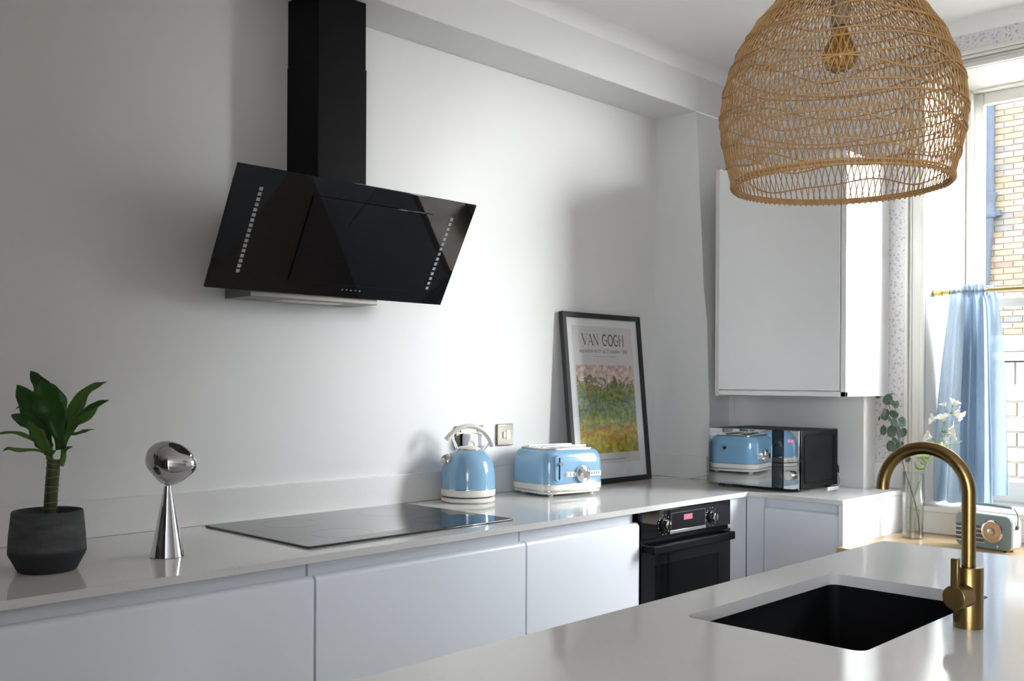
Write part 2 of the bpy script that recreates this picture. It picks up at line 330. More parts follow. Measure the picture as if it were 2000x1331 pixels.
# ------------------------------------------------------------------ helpers
class MB:
    def __init__(s): s.v = []; s.f = []
    def add(s, vs, fs):
        o = len(s.v); s.v += [tuple(v) for v in vs]; s.f += [tuple(i + o for i in f) for f in fs]; return s
    def box(s, x0, x1, y0, y1, z0, z1):
        x0, x1 = min(x0, x1), max(x0, x1); y0, y1 = min(y0, y1), max(y0, y1); z0, z1 = min(z0, z1), max(z0, z1)
        vs = [(x0, y0, z0), (x1, y0, z0), (x1, y1, z0), (x0, y1, z0), (x0, y0, z1), (x1, y0, z1), (x1, y1, z1), (x0, y1, z1)]
        return s.add(vs, [(3, 2, 1, 0), (4, 5, 6, 7), (0, 1, 5, 4), (1, 2, 6, 5), (2, 3, 7, 6), (3, 0, 4, 7)])
    def prism(s, poly, a, b, axis='z'):
        """poly: 2D points (ccw seen from +axis); extruded from a to b along the axis."""
        def P(p, t):
            if axis == 'z': return (p[0], p[1], t)
            if axis == 'x': return (t, p[0], p[1])
            return (p[1], t, p[0])          # axis y: poly given as (z, x)
        n = len(poly)
        vs = [P(p, a) for p in poly] + [P(p, b) for p in poly]
        fs = [tuple(reversed(range(n))), tuple(range(n, 2 * n))]
        fs += [(i, (i + 1) % n, n + (i + 1) % n, n + i) for i in range(n)]
        return s.add(vs, fs)
    def lathe(s, prof, n=48, c=(0, 0, 0), cap0=True, cap1=True):
        vs, fs = [], []
        for r, z in prof:
            for i in range(n):
                a = 2 * math.pi * i / n; vs.append((c[0] + r * math.cos(a), c[1] + r * math.sin(a), c[2] + z))
        for k in range(len(prof) - 1):
            for i in range(n):
                j = (i + 1) % n; fs.append((k * n + i, k * n + j, (k + 1) * n + j, (k + 1) * n + i))
        if cap0: fs.append(tuple(reversed(range(n))))
        if cap1: fs.append(tuple(range((len(prof) - 1) * n, len(prof) * n)))
        return s.add(vs, fs)
    def tube(s, pts, r, n=10, closed=False, caps=True, flat=1.0):
        pts = [Vector(p) for p in pts]; m = len(pts)
        rs = r if isinstance(r, (list, tuple)) else [r] * m
        ref = None; vs = []; fs = []
        for k in range(m):
            if closed: t = pts[(k + 1) % m] - pts[k - 1]
            else: t = pts[min(k + 1, m - 1)] - pts[max(k - 1, 0)]
            t.normalize()
            if ref is None:
                ref = Vector((0, 0, 1)) if abs(t.z) < 0.9 else Vector((1, 0, 0))
            ref = (ref - t * ref.dot(t))
            if ref.length < 1e-6: ref = Vector((1, 0, 0)) - t * t.x
            ref.normalize(); b = t.cross(ref)
            for i in range(n):
                a = 2 * math.pi * i / n
                vs.append(pts[k] + (ref * math.cos(a) * flat + b * math.sin(a)) * rs[k])
        for k in range(m if closed else m - 1):
            k2 = (k + 1) % m
            for i in range(n):
                j = (i + 1) % n; fs.append((k * n + i, k * n + j, k2 * n + j, k2 * n + i))
        if caps and not closed:
            fs.append(tuple(reversed(range(n)))); fs.append(tuple(range((m - 1) * n, m * n)))
        return s.add(vs, fs)
    def cyl(s, p0, p1, r, n=24): return s.tube([p0, p1], r, n)
    def grid(s, rows, thick=None):
        """rows: list of equal-length lists of points."""
        nr, nc = len(rows), len(rows[0]); vs = [p for r in rows for p in r]
        fs = [(i * nc + j, i * nc + j + 1, (i + 1) * nc + j + 1, (i + 1) * nc + j) for i in range(nr - 1) for j in range(nc - 1)]
        return s.add(vs, fs)
    def build(s, name, m, parent=None, smooth=False, bevel=0.0, seg=2, solid=0.0, subsurf=0, angle=40):
        me = bpy.data.meshes.new(name); me.from_pydata(s.v, [], s.f); me.update()
        bm = bmesh.new(); bm.from_mesh(me); bmesh.ops.recalc_face_normals(bm, faces=bm.faces); bm.to_mesh(me); bm.free()
        o = bpy.data.objects.new(name, me); COL.objects.link(o)
        if isinstance(m, str): m = M[m]
        me.materials.append(m)
        if parent: o.parent = parent
        if solid:
            md = o.modifiers.new('solid', 'SOLIDIFY'); md.thickness = solid; md.offset = 0
        if bevel:
            md = o.modifiers.new('bevel', 'BEVEL'); md.width = bevel; md.segments = seg; md.limit_method = 'ANGLE'; md.angle_limit = math.radians(35)
            smooth = True
        if subsurf:
            md = o.modifiers.new('sub', 'SUBSURF'); md.levels = subsurf; md.render_levels = subsurf
        if smooth:
            for p in me.polygons: p.use_smooth = True
            try:
                me.set_sharp_from_angle(angle=math.radians(angle))
            except Exception:
                pass
        return o

def tag(o, label=None, cat=None, group=None, kind=None):
    if label: o['label'] = label
    if cat: o['category'] = cat
    if group: o['group'] = group
    if kind: o['kind'] = kind
    return o

def empty(name, loc=(0, 0, 0), rz=0.0, label=None, cat=None, group=None, kind=None):
    o = bpy.data.objects.new(name, None); o.location = loc; o.rotation_euler = (0, 0, rz); o.empty_display_size = 0.05
    COL.objects.link(o); return tag(o, label, cat, group, kind)

def rrect(x0, x1, y0, y1, r, k=6):
    pts = []
    for cx, cy, a0 in ((x1 - r, y0 + r, -90), (x1 - r, y1 - r, 0), (x0 + r, y1 - r, 90), (x0 + r, y0 + r, 180)):
        for i in range(k + 1):
            a = math.radians(a0 + 90 * i / k); pts.append((cx + r * math.cos(a), cy + r * math.sin(a)))
    return pts

def spline(pts, n=8):
    """Catmull-Rom through points."""
    P = [Vector(p) for p in pts]; P = [P[0] * 2 - P[1]] + P + [P[-1] * 2 - P[-2]]
    out = []
    for i in range(1, len(P) - 2):
        for k in range(n):
            t = k / n
            out.append(0.5 * ((2 * P[i]) + (-P[i - 1] + P[i + 1]) * t + (2 * P[i - 1] - 5 * P[i] + 4 * P[i + 1] - P[i + 2]) * t * t + (-P[i - 1] + 3 * P[i] - 3 * P[i + 1] + P[i + 2]) * t ** 3))
    out.append(P[-2]); return out

def text(name, body, size, m, parent, loc, rot, width=None, ext=0.0):
    cu = bpy.data.curves.new(name, 'FONT'); cu.body = body; cu.size = size; cu.align_x = 'CENTER'; cu.align_y = 'CENTER'; cu.extrude = ext; cu.offset = size * 0.025
    cu.materials.append(M[m]); o = bpy.data.objects.new(name, cu); COL.objects.link(o); o.parent = parent; o.location = loc; o.rotation_euler = rot
    dg = bpy.context.evaluated_depsgraph_get(); me = bpy.data.meshes.new_from_object(o.evaluated_get(dg)); bpy.data.objects.remove(o)
    if width:
        for v in me.vertices: v.co.x *= width
    o = bpy.data.objects.new(name, me); COL.objects.link(o); o.parent = parent; o.location = loc; o.rotation_euler = rot
    return o

RZ = -YAW            # local X = picture right, local Y = away from the camera

# ------------------------------------------------------------------ room shell
WY, WX, ZC, ZT = 2.77, 4.10, 2.79, 0.91
b = MB().box(XL, 3.84, WY, WY + 0.2, 0, 2.95)
wall_back = tag(b.build('wall_back', 'wall_paint'), 'off-white painted wall behind the hob and extractor hood', None, None, 'structure')
# lintel over the recess
b = MB().box(XL, WX, 2.545, WY, 2.577, ZC + 0.02)
tag(b.build('wall_lintel', 'wall_paint', bevel=0.004), 'white plastered lintel above the cooking recess', None, None, 'structure')
# pier at the end of the recess, its front leaning a little
lv = [(0.0, 2.470), (1.0, 2.470), (1.22, 2.471), (1.36, 2.474), (1.46, 2.478), (1.62, 2.486), (1.78, 2.500), (2.0, 2.514), (2.25, 2.530), (2.577, 2.545)]
rows = []
for i, (z, y) in enumerate(lv):
    w = 0.003 * math.sin(i * 2.3)
    rows.append([(3.82, WY + 0.02, z), (3.82, y + w, z), (WX + 0.01, y, z)])
b = MB().grid(rows)
tag(b.build('wall_pier', 'wall_paint'), 'white plastered pier beside the leaning poster', None, None, 'structure')

# window wall
Y0, Y1, ZS, ZH = 0.10, 1.62, 0.845, 2.60
b = MB()
b.box(WX, WX + 0.32, Y1, WY + 0.2, 0, 2.95); b.box(WX, WX + 0.32, YF, Y0, 0, 2.95)
b.box(WX, WX + 0.32, Y0, Y1, ZH, 2.95); b.box(WX, WX + 0.32, Y0, Y1, 0, ZS)
wall_right = tag(b.build('wall_right', 'wallpaper'), 'window wall papered with small blue sprigs', None, None, 'structure')
b = MB(); b.box(XL - 0.2, XL, 0.0, WY + 0.2, 0, 2.95); b.box(XL - 0.2, XL, YF, -3.5, 0, 2.95); b.box(XL - 0.2, XL, -3.5, 0.0, 2.6, 2.95); b.box(XL - 0.2, XL, -3.5, 0.0, 0, 0.05); tag(b.build('wall_left', 'room_paint'), 'plain painted far side wall', None, None, 'structure')
b = MB().box(XL, -0.72, 0.02, 0.16, 0, ZC + 0.01); tag(b.build('wall_light_block', 'room_paint'), 'unseen stub wall added to keep door light off the back wall', None, None, 'structure')  # added out of view to shade the left of the back wall
b = MB().box(XL - 0.2, WX + 0.32, YF - 0.2, YF, 0, 2.95); tag(b.build('wall_front', 'room_paint'), 'plain painted wall behind the viewer', None, None, 'structure')
b = MB().box(XL - 0.2, WX + 0.32, YF - 0.2, WY + 0.2, -0.1, 0); tag(b.build('floor', 'oak_floor'), 'oak floor of the kitchen', None, None, 'structure')
b = MB().box(XL - 0.2, WX + 0.32, YF - 0.2, WY + 0.2, ZC, 3.0); tag(b.build('ceiling', 'ceiling_paint'), 'white ceiling', None, None, 'structure')
dm = empty('door_1', (XL - 0.1, -1.75, 0.0), 0, 'unseen garden window widened into glazed doors to light the room', None, None, 'structure')  # garden window out of view, enlarged to doors to brighten the right side
mb = MB()
for k in range(5):
    y = -3.5 + k * 0.86; mb.box(XL - 0.13, XL - 0.07, y, y + 0.06, 0.05, 2.6)
mb.box(XL - 0.13, XL - 0.07, -3.5, 0.0, 0.05, 0.13); mb.box(XL - 0.13, XL - 0.07, -3.5, 0.0, 2.53, 2.6)
for o in (mb.build('frame', 'white_wood'), MB().box(XL - 0.102, XL - 0.098, -3.45, -0.05, 0.13, 2.53).build('pane', 'picture_glass')):
    o.parent = dm; o.matrix_parent_inverse = Matrix.Translation(Vector(dm.location)).inverted()
# soft coving where the papered wall and the lintel meet the ceiling
cv = []
for i in range(7):
    a = math.radians(90 * i / 6); r = 0.05
    cv.append((r - r * math.sin(a), r - r * math.cos(a)))
b = MB().prism([(WX + 0.01, ZC + 0.01)][:0] + [(WX - p[0], ZC - p[1]) for p in cv] + [(WX + 0.01, ZC + 0.01)], YF, 2.545, 'z')
b2 = MB()
rows = [[(WX - p[0], YF, ZC - p[1]) for p in cv], [(WX - p[0], 2.545, ZC - p[1]) for p in cv]]
b2.grid(rows); tag(b2.build('trim_1', 'ceiling_paint', smooth=True), 'rounded plaster cove above the wallpaper', None, None, 'structure')
b2 = MB(); rows = [[(XL, 2.545 - p[0], ZC - p[1]) for p in cv], [(WX, 2.545 - p[0], ZC - p[1]) for p in cv]]
b2.grid(rows); tag(b2.build('trim_2', 'ceiling_paint', smooth=True), 'rounded plaster cove above the lintel', None, None, 'structure')

# lower boxing behind the microwave
b = MB().box(3.987, WX, 1.826, 2.48, ZT - 0.02, 1.31)
tag(b.build('wall_boxing', 'wall_paint', bevel=0.004), 'white boxed-in panel behind the microwave', None, None, 'structure')

# ------------------------------------------------------------------ window
win = empty('window_1', (WX, 0.95, ZS), 0, 'tall white sash window with blue cafe curtain', None, None, 'structure')
def wpart(mb, name, m, **k):
    o = mb.build(name, m, None, **k); o.parent = win; o.matrix_parent_inverse = Matrix.Translation(Vector(win.location)).inverted(); return o
FX = 4.35
# casing: stepped moulding on both sides and head
def casing(y, sgn):
    mb = MB()
    for (a, c_, d) in ((0.0, 0.018, 0.022), (0.018, 0.050, 0.014), (0.050, 0.062, 0.018), (0.062, 0.076, 0.030)):
        mb.box(WX - d, WX, y + sgn * a, y + sgn * c_, ZS - 0.06 if False else ZS, ZH + 0.01)
    return mb
wpart(casing(Y1, 1), 'casing', 'white_wood', bevel=0.003)
wpart(casing(Y0, -1), 'casing', 'white_wood', bevel=0.003)
mb = MB()
for (a, c_, d) in ((0.0, 0.020, 0.022), (0.020, 0.035, 0.014), (0.035, 0.048, 0.030), (0.048, 0.066, 0.042)):
    mb.box(WX - d, WX, Y0 - 0.10, Y1 + 0.10, ZH + a, ZH + c_)
wpart(mb, 'head_casing', 'white_wood', bevel=0.004)
# splayed linings
def lining(y, yin, sgn):
    return MB().prism([(WX, y), (FX + 0.05, yin), (FX + 0.05, yin + sgn * 0.13), (WX, y + sgn * 0.02)], ZS, ZH, 'z')
wpart(lining(Y1, 1.53, 1), 'reveal_lining', 'white_wood')
wpart(lining(Y0, 0.19, -1), 'reveal_lining', 'white_wood')
wpart(MB().prism([(WX, ZH), (FX + 0.05, 2.574), (FX + 0.05, 2.64), (WX, 2.62)][::-1], 0.0, 1.0, 'z') if False else
      MB().add([(WX, Y0, ZH), (WX, Y1, ZH), (FX + 0.06, Y1, 2.574), (FX + 0.06, Y0, 2.574), (WX, Y0, ZH + 0.02), (WX, Y1, ZH + 0.02), (FX + 0.06, Y1, 2.64), (FX + 0.06, Y0, 2.64)],
               [(0, 1, 2, 3), (4, 5, 6, 7), (0, 1, 5, 4), (1, 2, 6, 5), (2, 3, 7, 6), (3, 0, 4, 7)]), 'reveal_head', 'white_wood')
wpart(MB().box(WX - 0.02, FX + 0.07, Y0 - 0.04, Y1 + 0.05, ZS - 0.018, ZS + 0.006), 'sill', 'white_wood', bevel=0.005)
# box frame with bead
def ring(y0, y1, z0, z1, w, x0, x1, wt=None, wb=None):
    wt = wt or w; wb = wb or w
    mb = MB(); mb.box(x0, x1, y0, y0 + w, z0, z1); mb.box(x0, x1, y1 - w, y1, z0, z1); mb.box(x0, x1, y0 + w, y1 - w, z1 - wt, z1); mb.box(x0, x1, y0 + w, y1 - w, z0, z0 + wb); return mb
wpart(ring(0.18, 1.548, ZS, 2.592, 0.022, FX - 0.012, FX + 0.01, wb=0.012), 'staff_bead', 'white_wood', bevel=0.004)
wpart(ring(0.16, 1.600, ZS, 2.63, 0.055, FX + 0.01, FX + 0.075, wb=0.02), 'frame', 'white_wood', bevel=0.003)
# sashes (lower inside, upper outside), panes
lo = wpart(ring(0.20, 1.536, 0.862, 1.705, 0.045, FX + 0.008, FX + 0.040, wt=0.040, wb=0.085), 'lower_sash', 'white_wood', bevel=0.004)
upn = wpart(ring(0.20, 1.538, 1.672, 2.575, 0.042, FX + 0.044, FX + 0.076, wt=0.05, wb=0.040), 'upper_sash', 'white_wood', bevel=0.004)
wpart(MB().box(FX + 0.022, FX + 0.026, 0.24, 1.495, 0.94, 1.67), 'pane', 'window_glass')
wpart(MB().box(FX + 0.058, FX + 0.062, 0.24, 1.50, 1.70, 2.53), 'pane', 'window_glass')
# apron below the sill and timber batten beside it
tag(MB().box(WX - 0.006, WX, 0.0, 1.684, 0.74, ZS - 0.018).build('trim_3', 'white_wood', bevel=0.002), 'white board below the window sill', None, None, 'structure')
tag(MB().box(WX - 0.022, WX, 1.688, 1.700, 0.845, 1.018).build('trim_4', 'batten_wood'), 'bare timber batten at the end of the counter upstand', None, None, 'structure')

# ------------------------------------------------------------------ outside
grd = MB().box(4.42, 30, -14, 20, -0.6, -0.5); tag(grd.build('ground_outside', 'ground_out'), 'paved yard outside the window', None, None, 'structure')
BX = 13.0
bld = empty('brick_building', (BX, 4.0, -0.5), 0, 'yellow stock brick house wall seen through the window', 'building')
def ch(o, p):
    o.parent = p; o.matrix_parent_inverse = Matrix.Translation(Vector(p.location)).inverted(); return o
def brick_field(parent, x, y_c, ncol, z0, nrow, bw, bh, d, proto_name='brick', seed=1, mats=None):
    mats = mats or BRICKS
    rnd = random.Random(seed)
    meshes = {}
    for full in (True, False):
        w = bw if full else bw / 2 - 0.005
        me = bpy.data.meshes.new(proto_name); t = MB().box(-d, 0.0, -w / 2, w / 2, -bh / 2, bh / 2); me.from_pydata(t.v, [], t.f)
        bm = bmesh.new(); bm.from_mesh(me); bmesh.ops.recalc_face_normals(bm, faces=bm.faces); bmesh.ops.bevel(bm, geom=[e for e in bm.edges if all(v.co.x < -d / 2 for v in e.verts)], offset=0.004, segments=1, affect='EDGES'); bm.to_mesh(me); bm.free()
        meshes[full] = me
    variants = {}
    for r in range(nrow):
        z = z0 + r * (bh + 0.010)
        for c in range(ncol):
            y = y_c + (c - ncol / 2) * (bw + 0.010) + (0 if r % 2 else (bw + 0.01) / 2)
            k = rnd.choices(range(7), weights=[22, 24, 14, 14, 6, 20, 3])[0]
            key = k
            if key not in variants:
                m2 = meshes[True].copy(); m2.materials.clear(); m2.materials.append(mats[k]); variants[key] = m2
            o = bpy.data.objects.new(proto_name, variants[key]); COL.objects.link(o)
            o.location = (x + rnd.uniform(-0.004, 0.004), y, z); ch(o, parent)
ch(MB().box(BX + 0.012, BX + 0.4, -6.2, 14, -0.5, 5.6).build('wall_backing', 'brick_far'), bld)  # runs on unseen, lengthened to dim the sky light on the left
brick_field(bld, BX + 0.02, 3.85, 6, 1.30, 50, 0.215, 0.065, 0.022, seed=3)
# rain pipe on that wall
pipe = empty('rain_pipe', (BX - 0.08, 4.33, -0.5), 0, 'grey cast-iron rain pipe fixed to the yellow brick wall', 'pipe')
ch(MB().tube([(BX - 0.08, 4.33, 5.55), (BX - 0.08, 4.33, 3.4), (BX - 0.08, 4.40, 2.4), (BX - 0.08, 4.42, -0.5)], 0.058, 14).build('pipe', 'pipe_grey', smooth=True), pipe)
for z in (3.54, 5.3): ch(MB().lathe([(0.075, -0.16), (0.085, -0.14), (0.085, -0.10), (0.07, -0.08), (0.07, 0.06), (0.09, 0.09), (0.09, 0.15), (0.075, 0.16)], 16, (BX - 0.08, 4.33, z)).build('pipe_collar', 'pipe_grey', smooth=True), pipe)
ch(MB().box(BX - 0.10, BX - 0.008, 4.20, 4.46, 3.40, 3.47).build('pipe_bracket', 'pipe_grey'), pipe)
# garden wall close to the window
GX = 5.30
gw = empty('garden_wall', (GX, 1.6, -0.5), 0, 'weathered garden wall with stone coping just outside the window', 'wall')
ch(MB().box(GX + 0.012, GX + 0.24, -3, 4.2, -0.5, 1.455).build('wall_core', 'pale_mortar'), gw)
brick_field(gw, GX + 0.02, 1.75, 7, 0.62, 10, 0.215, 0.065, 0.024, seed=9, mats=PALE)
for k in range(6):                    # brick-on-edge course
    pass
t = MB().box(-0.022, 0, -0.0325, 0.0325, -0.055, 0.055); me0 = bpy.data.meshes.new('brick'); me0.from_pydata(t.v, [], t.f)
for k in range(16):
    m2 = me0.copy() if k < 5 else None
    if m2: m2.materials.append(PALE[k])
    if k < 5: pool = [] if k == 0 else pool; pool.append(m2)
    o = bpy.data.objects.new('brick', pool[k % 5]); COL.objects.link(o); o.location = (GX + 0.02, 1.16 + k * 0.075, 1.40); ch(o, gw)
for k in range(4):                    # coping in two tiers
    y = 0.6 + k * 0.62
    ch(MB().box(GX - 0.04, GX + 0.28, y, y + 0.61, 1.462, 1.505).build('coping_stone', 'render_white', bevel=0.008), gw)
    ch(MB().box(GX - 0.01, GX + 0.27, y + 0.2, y + 0.81, 1.508, 1.565).build('coping_stone', 'stone', bevel=0.015), gw)
ch(MB().box(GX + 0.25, GX + 0.9, -0.6, 4.2, 1.0, 1.60).build('parapet', 'render_white', bevel=0.01), gw)

# ------------------------------------------------------------------ worktop and base units
wt = empty('worktop', (1.5, 2.4, ZT - 0.02), 0, 'pale quartz L-shaped worktop running along the back wall into the corner', 'worktop')
L = [(-1.6, 2.10), (3.535, 2.10), (3.535, 1.70), (WX, 1.70), (WX, 2.47), (3.82, 2.47), (3.82, WY), (-1.6, WY)]
ch(MB().prism(L, ZT - 0.02, ZT, 'z').build('slab', 'quartz', bevel=0.0015), wt)
tag(MB().box(-1.6, 3.806, 2.756, WY, ZT + 0.0005, 1.015).build('trim_5', 'quartz_upstand', bevel=0.0015), 'pale stone upstand along the back wall', None, None, 'structure')
tag(MB().box(3.808, 3.82, 2.474, WY, ZT + 0.0005, 1.015).build('trim_6', 'quartz_upstand', bevel=0.0015), 'pale stone upstand on the side of the pier', None, None, 'structure')
tag(MB().box(WX - 0.012, WX, 1.702, 1.826, ZT + 0.0005, 1.015).build('trim_7', 'quartz_upstand', bevel=0.0015), 'pale stone upstand below the wallpaper', None, None, 'structure')

def front_profile(y0, z0, z1):
    # J-pull: face, rounded lip, slope back
    return [(y0 + 0.020, z0), (y0, z0), (y0, z1 - 0.014), (y0 + 0.002, z1 - 0.008), (y0 + 0.006, z1 - 0.003), (y0 + 0.013, z1), (y0 + 0.020, z1)]
def base_unit(x0, x1, label, left_visible=False):
    e = empty('base_cabinet', ((x0 + x1) / 2, 2.4, 0.0), 0, label, 'cabinet', 'white handleless drawer units')
    ch(MB().box(x0 + 0.001, x1 - 0.001, 2.154, 2.74, 0.12, 0.889).build('carcass', 'cabinet_white'), e)
    ch(MB().prism(front_profile(2.12, 0.125, 0.852), x0 + 0.002, x1 - 0.002, 'x').build('drawer_front', 'cabinet_white', smooth=True, angle=50), e)
    ch(MB().box(x0 - 0.008, x1 - 0.012, 2.143, 2.152, 0.80, 0.889).build('finger_rail', 'cabinet_white'), e)
    ch(MB().box(x0, x1, 2.18, 2.20, 0.0, 0.12).build('plinth', 'cabinet_white'), e)
    return e
base_unit(-0.111, 0.685, 'white drawer unit at the end of the run, far from the oven')
base_unit(0.689, 1.470, 'white drawer unit below the potted plant and chrome lamp')
base_unit(1.474, 2.254, 'white drawer unit directly below the black hob')
base_unit(2.258, 2.838, 'white drawer unit between the hob unit and the oven')
# oven housing filler
e = empty('corner_post', (3.48, 2.4, 0), 0, 'white filler panel between oven and corner', 'panel')
ch(MB().box(3.424, 3.557, 2.122, 2.142, 0.12, 0.889).build('panel', 'cabinet_white', bevel=0.001), e)
ch(MB().box(3.424, 3.44, 2.142, 2.7, 0.12, 0.889).build('return_panel', 'cabinet_white'), e)
# right-hand unit
e = empty('base_cabinet', (3.8, 1.9, 0), 0, 'white corner cabinet with end panel below the microwave', 'cabinet')
ch(MB().box(3.59, 4.08, 1.722, 2.118, 0.12, 0.889).build('carcass', 'cabinet_white'), e)
ch(MB().prism([(a, z) for a, z in [(3.577, 0.125), (3.557, 0.125), (3.557, 0.838), (3.559, 0.844), (3.563, 0.849), (3.570, 0.852), (3.577, 0.852)]], 0, 1, 'z') .build('tmp', 'cabinet_white'), e)
bpy.data.objects.remove(bpy.data.objects['tmp'])
def yz_prism_x(poly, y0, y1):
    # poly in (x, z), extruded along y
    n = len(poly); mb = MB()
    return mb.add([(p[0], y0, p[1]) for p in poly] + [(p[0], y1, p[1]) for p in poly],
                  [tuple(range(n)), tuple(range(n, 2 * n))] + [(i, (i + 1) % n, n + (i + 1) % n, n + i) for i in range(n)])
ch(yz_prism_x([(3.577, 0.125), (3.557, 0.125), (3.557, 0.838), (3.559, 0.844), (3.563, 0.849), (3.570, 0.852), (3.577, 0.852)], 1.728, 2.040).build('door', 'cabinet_white', smooth=True, angle=50), e)
ch(MB().box(3.580, 3.590, 1.722, 2.046, 0.80, 0.889).build('finger_rail', 'cabinet_white'), e)
ch(MB().box(3.557, 3.577, 2.044, 2.120, 0.12, 0.889).build('filler_strip', 'cabinet_white', bevel=0.001), e)
ch(MB().box(3.545, 4.095, 1.704, 1.722, 0.0, 0.889).build('end_panel', 'cabinet_white', bevel=0.001), e)

# oak ledge below the window
e = empty('oak_worktop', (3.8, 0.9, 0.70), 0, 'pale oak worktop below the window holding vase and radio', 'worktop')
ch(MB().box(3.49, WX - 0.006, -0.6, 1.703, 0.706, 0.738).build('slab', 'oak', bevel=0.002), e)
e = empty('window_cabinet', (3.8, 0.9, 0.0), 0, 'white low cabinet carrying the oak worktop', 'cabinet')
ch(MB().box(3.52, WX - 0.01, -0.6, 1.70, 0.0, 0.705).build('body', 'cabinet_white'), e)
for k in range(3): ch(MB().box(3.50, 3.52, -0.59 + k * 0.765, 0.165 + k * 0.765, 0.12, 0.69).build('door', 'cabinet_white', bevel=0.002), e)

# ------------------------------------------------------------------ oven
ov = empty('oven', (3.13, 2.115, 0.29), 0, 'black built-in single oven below the worktop', 'oven')
ox0, ox1, oy = 2.843, 3.421, 2.112
ch(MB().box(ox0 + 0.005, ox1 - 0.003, 2.135, 2.66, 0.29, 0.885).build('cavity', 'black_plastic'), ov)
cp = ch(MB().box(ox0, ox1, oy, 2.134, 0.790, 0.886).build('control_panel', 'black_glass', bevel=0.0015), ov)
ch(MB().box(ox0 + 0.003, ox1 - 0.003, oy + 0.01, 2.134, 0.776, 0.789).build('vent_strip', 'black_satin'), ov)
dr = MB(); dr.box(ox0, ox1, oy, 2.132, 0.69, 0.775); dr.box(ox0, ox1, oy, 2.132, 0.29, 0.40); dr.box(ox0, 2.920, oy, 2.132, 0.40, 0.69); dr.box(3.335, ox1, oy, 2.132, 0.40, 0.69)
dr.box(2.920, 3.335, oy + 0.012, 2.132, 0.40, 0.69)
door = ch(dr.build('door', 'black_glass'), ov)
def sub_of(mbo, parent, root):
    mbo.parent = parent; return mbo
sub_of(MB().box(2.918, 3.337, oy + 0.0012, oy + 0.003, 0.398, 0.692).build('door_window', 'oven_window'), door, ov)
h = MB(); h.box(ox0 + 0.004, ox1 - 0.040, oy - 0.048, oy - 0.030, 0.741, 0.771); h.box(ox0 + 0.004, ox0 + 0.03, oy - 0.035, oy, 0.745, 0.769); h.box(ox1 - 0.066, ox1 - 0.040, oy - 0.035, oy, 0.745, 0.769)
sub_of(h.build('handle', 'black_satin', bevel=0.004, seg=3), door, ov)
for kx in (2.976, 3.285):
    k = ch(MB().cyl((kx, oy, 0.832), (kx, oy - 0.006, 0.832), 0.024, 32).build('knob', 'black_plastic', bevel=0.001), ov)
    sub_of(MB().tube([(kx, oy - 0.006, 0.832), (kx, oy - 0.022, 0.832)], [0.018, 0.016], 28).build('knob_cap', 'smoke_chrome', bevel=0.002), k, ov)
    sub_of(MB().box(kx - 0.0025, kx + 0.0025, oy - 0.0245, oy - 0.021, 0.819, 0.849).build('knob_grip', 'black_plastic', bevel=0.001), k, ov)
# print on the panel: display outline, digits, brand strip, icons
pr = MB(); zt, zb = 0.869, 0.806
pr.box(3.020, 3.0208, oy - 0.0006, oy, zb, zt); pr.box(3.2422, 3.243, oy - 0.0006, oy, zb, zt); pr.box(3.020, 3.243, oy - 0.0006, oy, zt - 0.0008, zt)
ch(pr.build('display_outline', 'ink_grey'), ov)
ch(MB().box(3.100, 3.156, oy - 0.0008, oy, 0.838, 0.858).build('display', 'display_dim'), ov)
st = ch(MB().box(3.010, 3.244, oy - 0.003, oy, 0.794, 0.806).build('brand_strip', 'steel', bevel=0.0008), ov)
ic = MB()
for kx in (2.976, 3.285):
    for i in range(12):
        a = math.radians(30 * i + 15); ic.box(kx + 0.036 * math.cos(a) - 0.0018, kx + 0.036 * math.cos(a) + 0.0018, oy - 0.0005, oy, 0.832 + 0.036 * math.sin(a) - 0.0018, 0.832 + 0.036 * math.sin(a) + 0.0018)
ch(ic.build('dial_marks', 'ink_grey'), ov)
# shelf rails seen through the glass
for z in (0.62, 0.52): ch(MB().cyl((2.93, 2.1345, z), (3.15, 2.1345, z + 0.004), 0.0022, 8).build('oven_rail', 'steel'), ov)

# ------------------------------------------------------------------ hob
hob = empty('induction_hob', (1.885, 2.455, ZT), 0, 'black glass induction hob set in the worktop', 'hob')
ch(MB().prism(rrect(1.497, 2.268, 2.186, 2.728, 0.008, 4), ZT + 0.0002, ZT + 0.006, 'z').build('glass_top', 'hob_glass', bevel=0.002), hob)
for (hx, hy, hr) in ((1.70, 2.32, 0.085), (1.70, 2.58, 0.085), (2.08, 2.58, 0.10), (2.08, 2.33, 0.075)):
    rows = [[(hx + r_ * math.cos(2 * math.pi * i / 48), hy + r_ * math.sin(2 * math.pi * i / 48), ZT + 0.00612) for i in range(49)] for r_ in (hr, hr + 0.0012)]
    ch(MB().grid(rows).build('cooking_zone', 'hob_mark'), hob)

# ------------------------------------------------------------------ extractor hood
hood = empty('extractor_hood', (1.88, 2.77, 1.6), 0, 'angled black glass extractor hood with chimney above the hob', 'extractor hood')
du = ch(MB().box(1.805, 1.993, 2.597, WY, 1.80, 2.36).build('chimney_duct', 'black_satin', bevel=0.001), hood)
ch(MB().box(1.807, 1.991, 2.599, WY, 2.30, 2.577).build('chimney_duct', 'black_satin', bevel=0.001), hood)
# body behind the glass
yb, zb_, yt, zt_ = 2.607, 1.615, 2.425, 1.943
body = [(2.515, 1.87), (2.622, 1.640), (2.622, 1.600), (WY, 1.600), (WY, 1.87)]
ch(MB().prism(body, 1.585, 2.060, 'x').build('body', 'hood_steel', bevel=0.002), hood)
ch(MB().box(1.72, 1.95, 2.66, 2.73, 1.5985, 1.6005).build('underside_lamp_panel', 'steel'), hood)
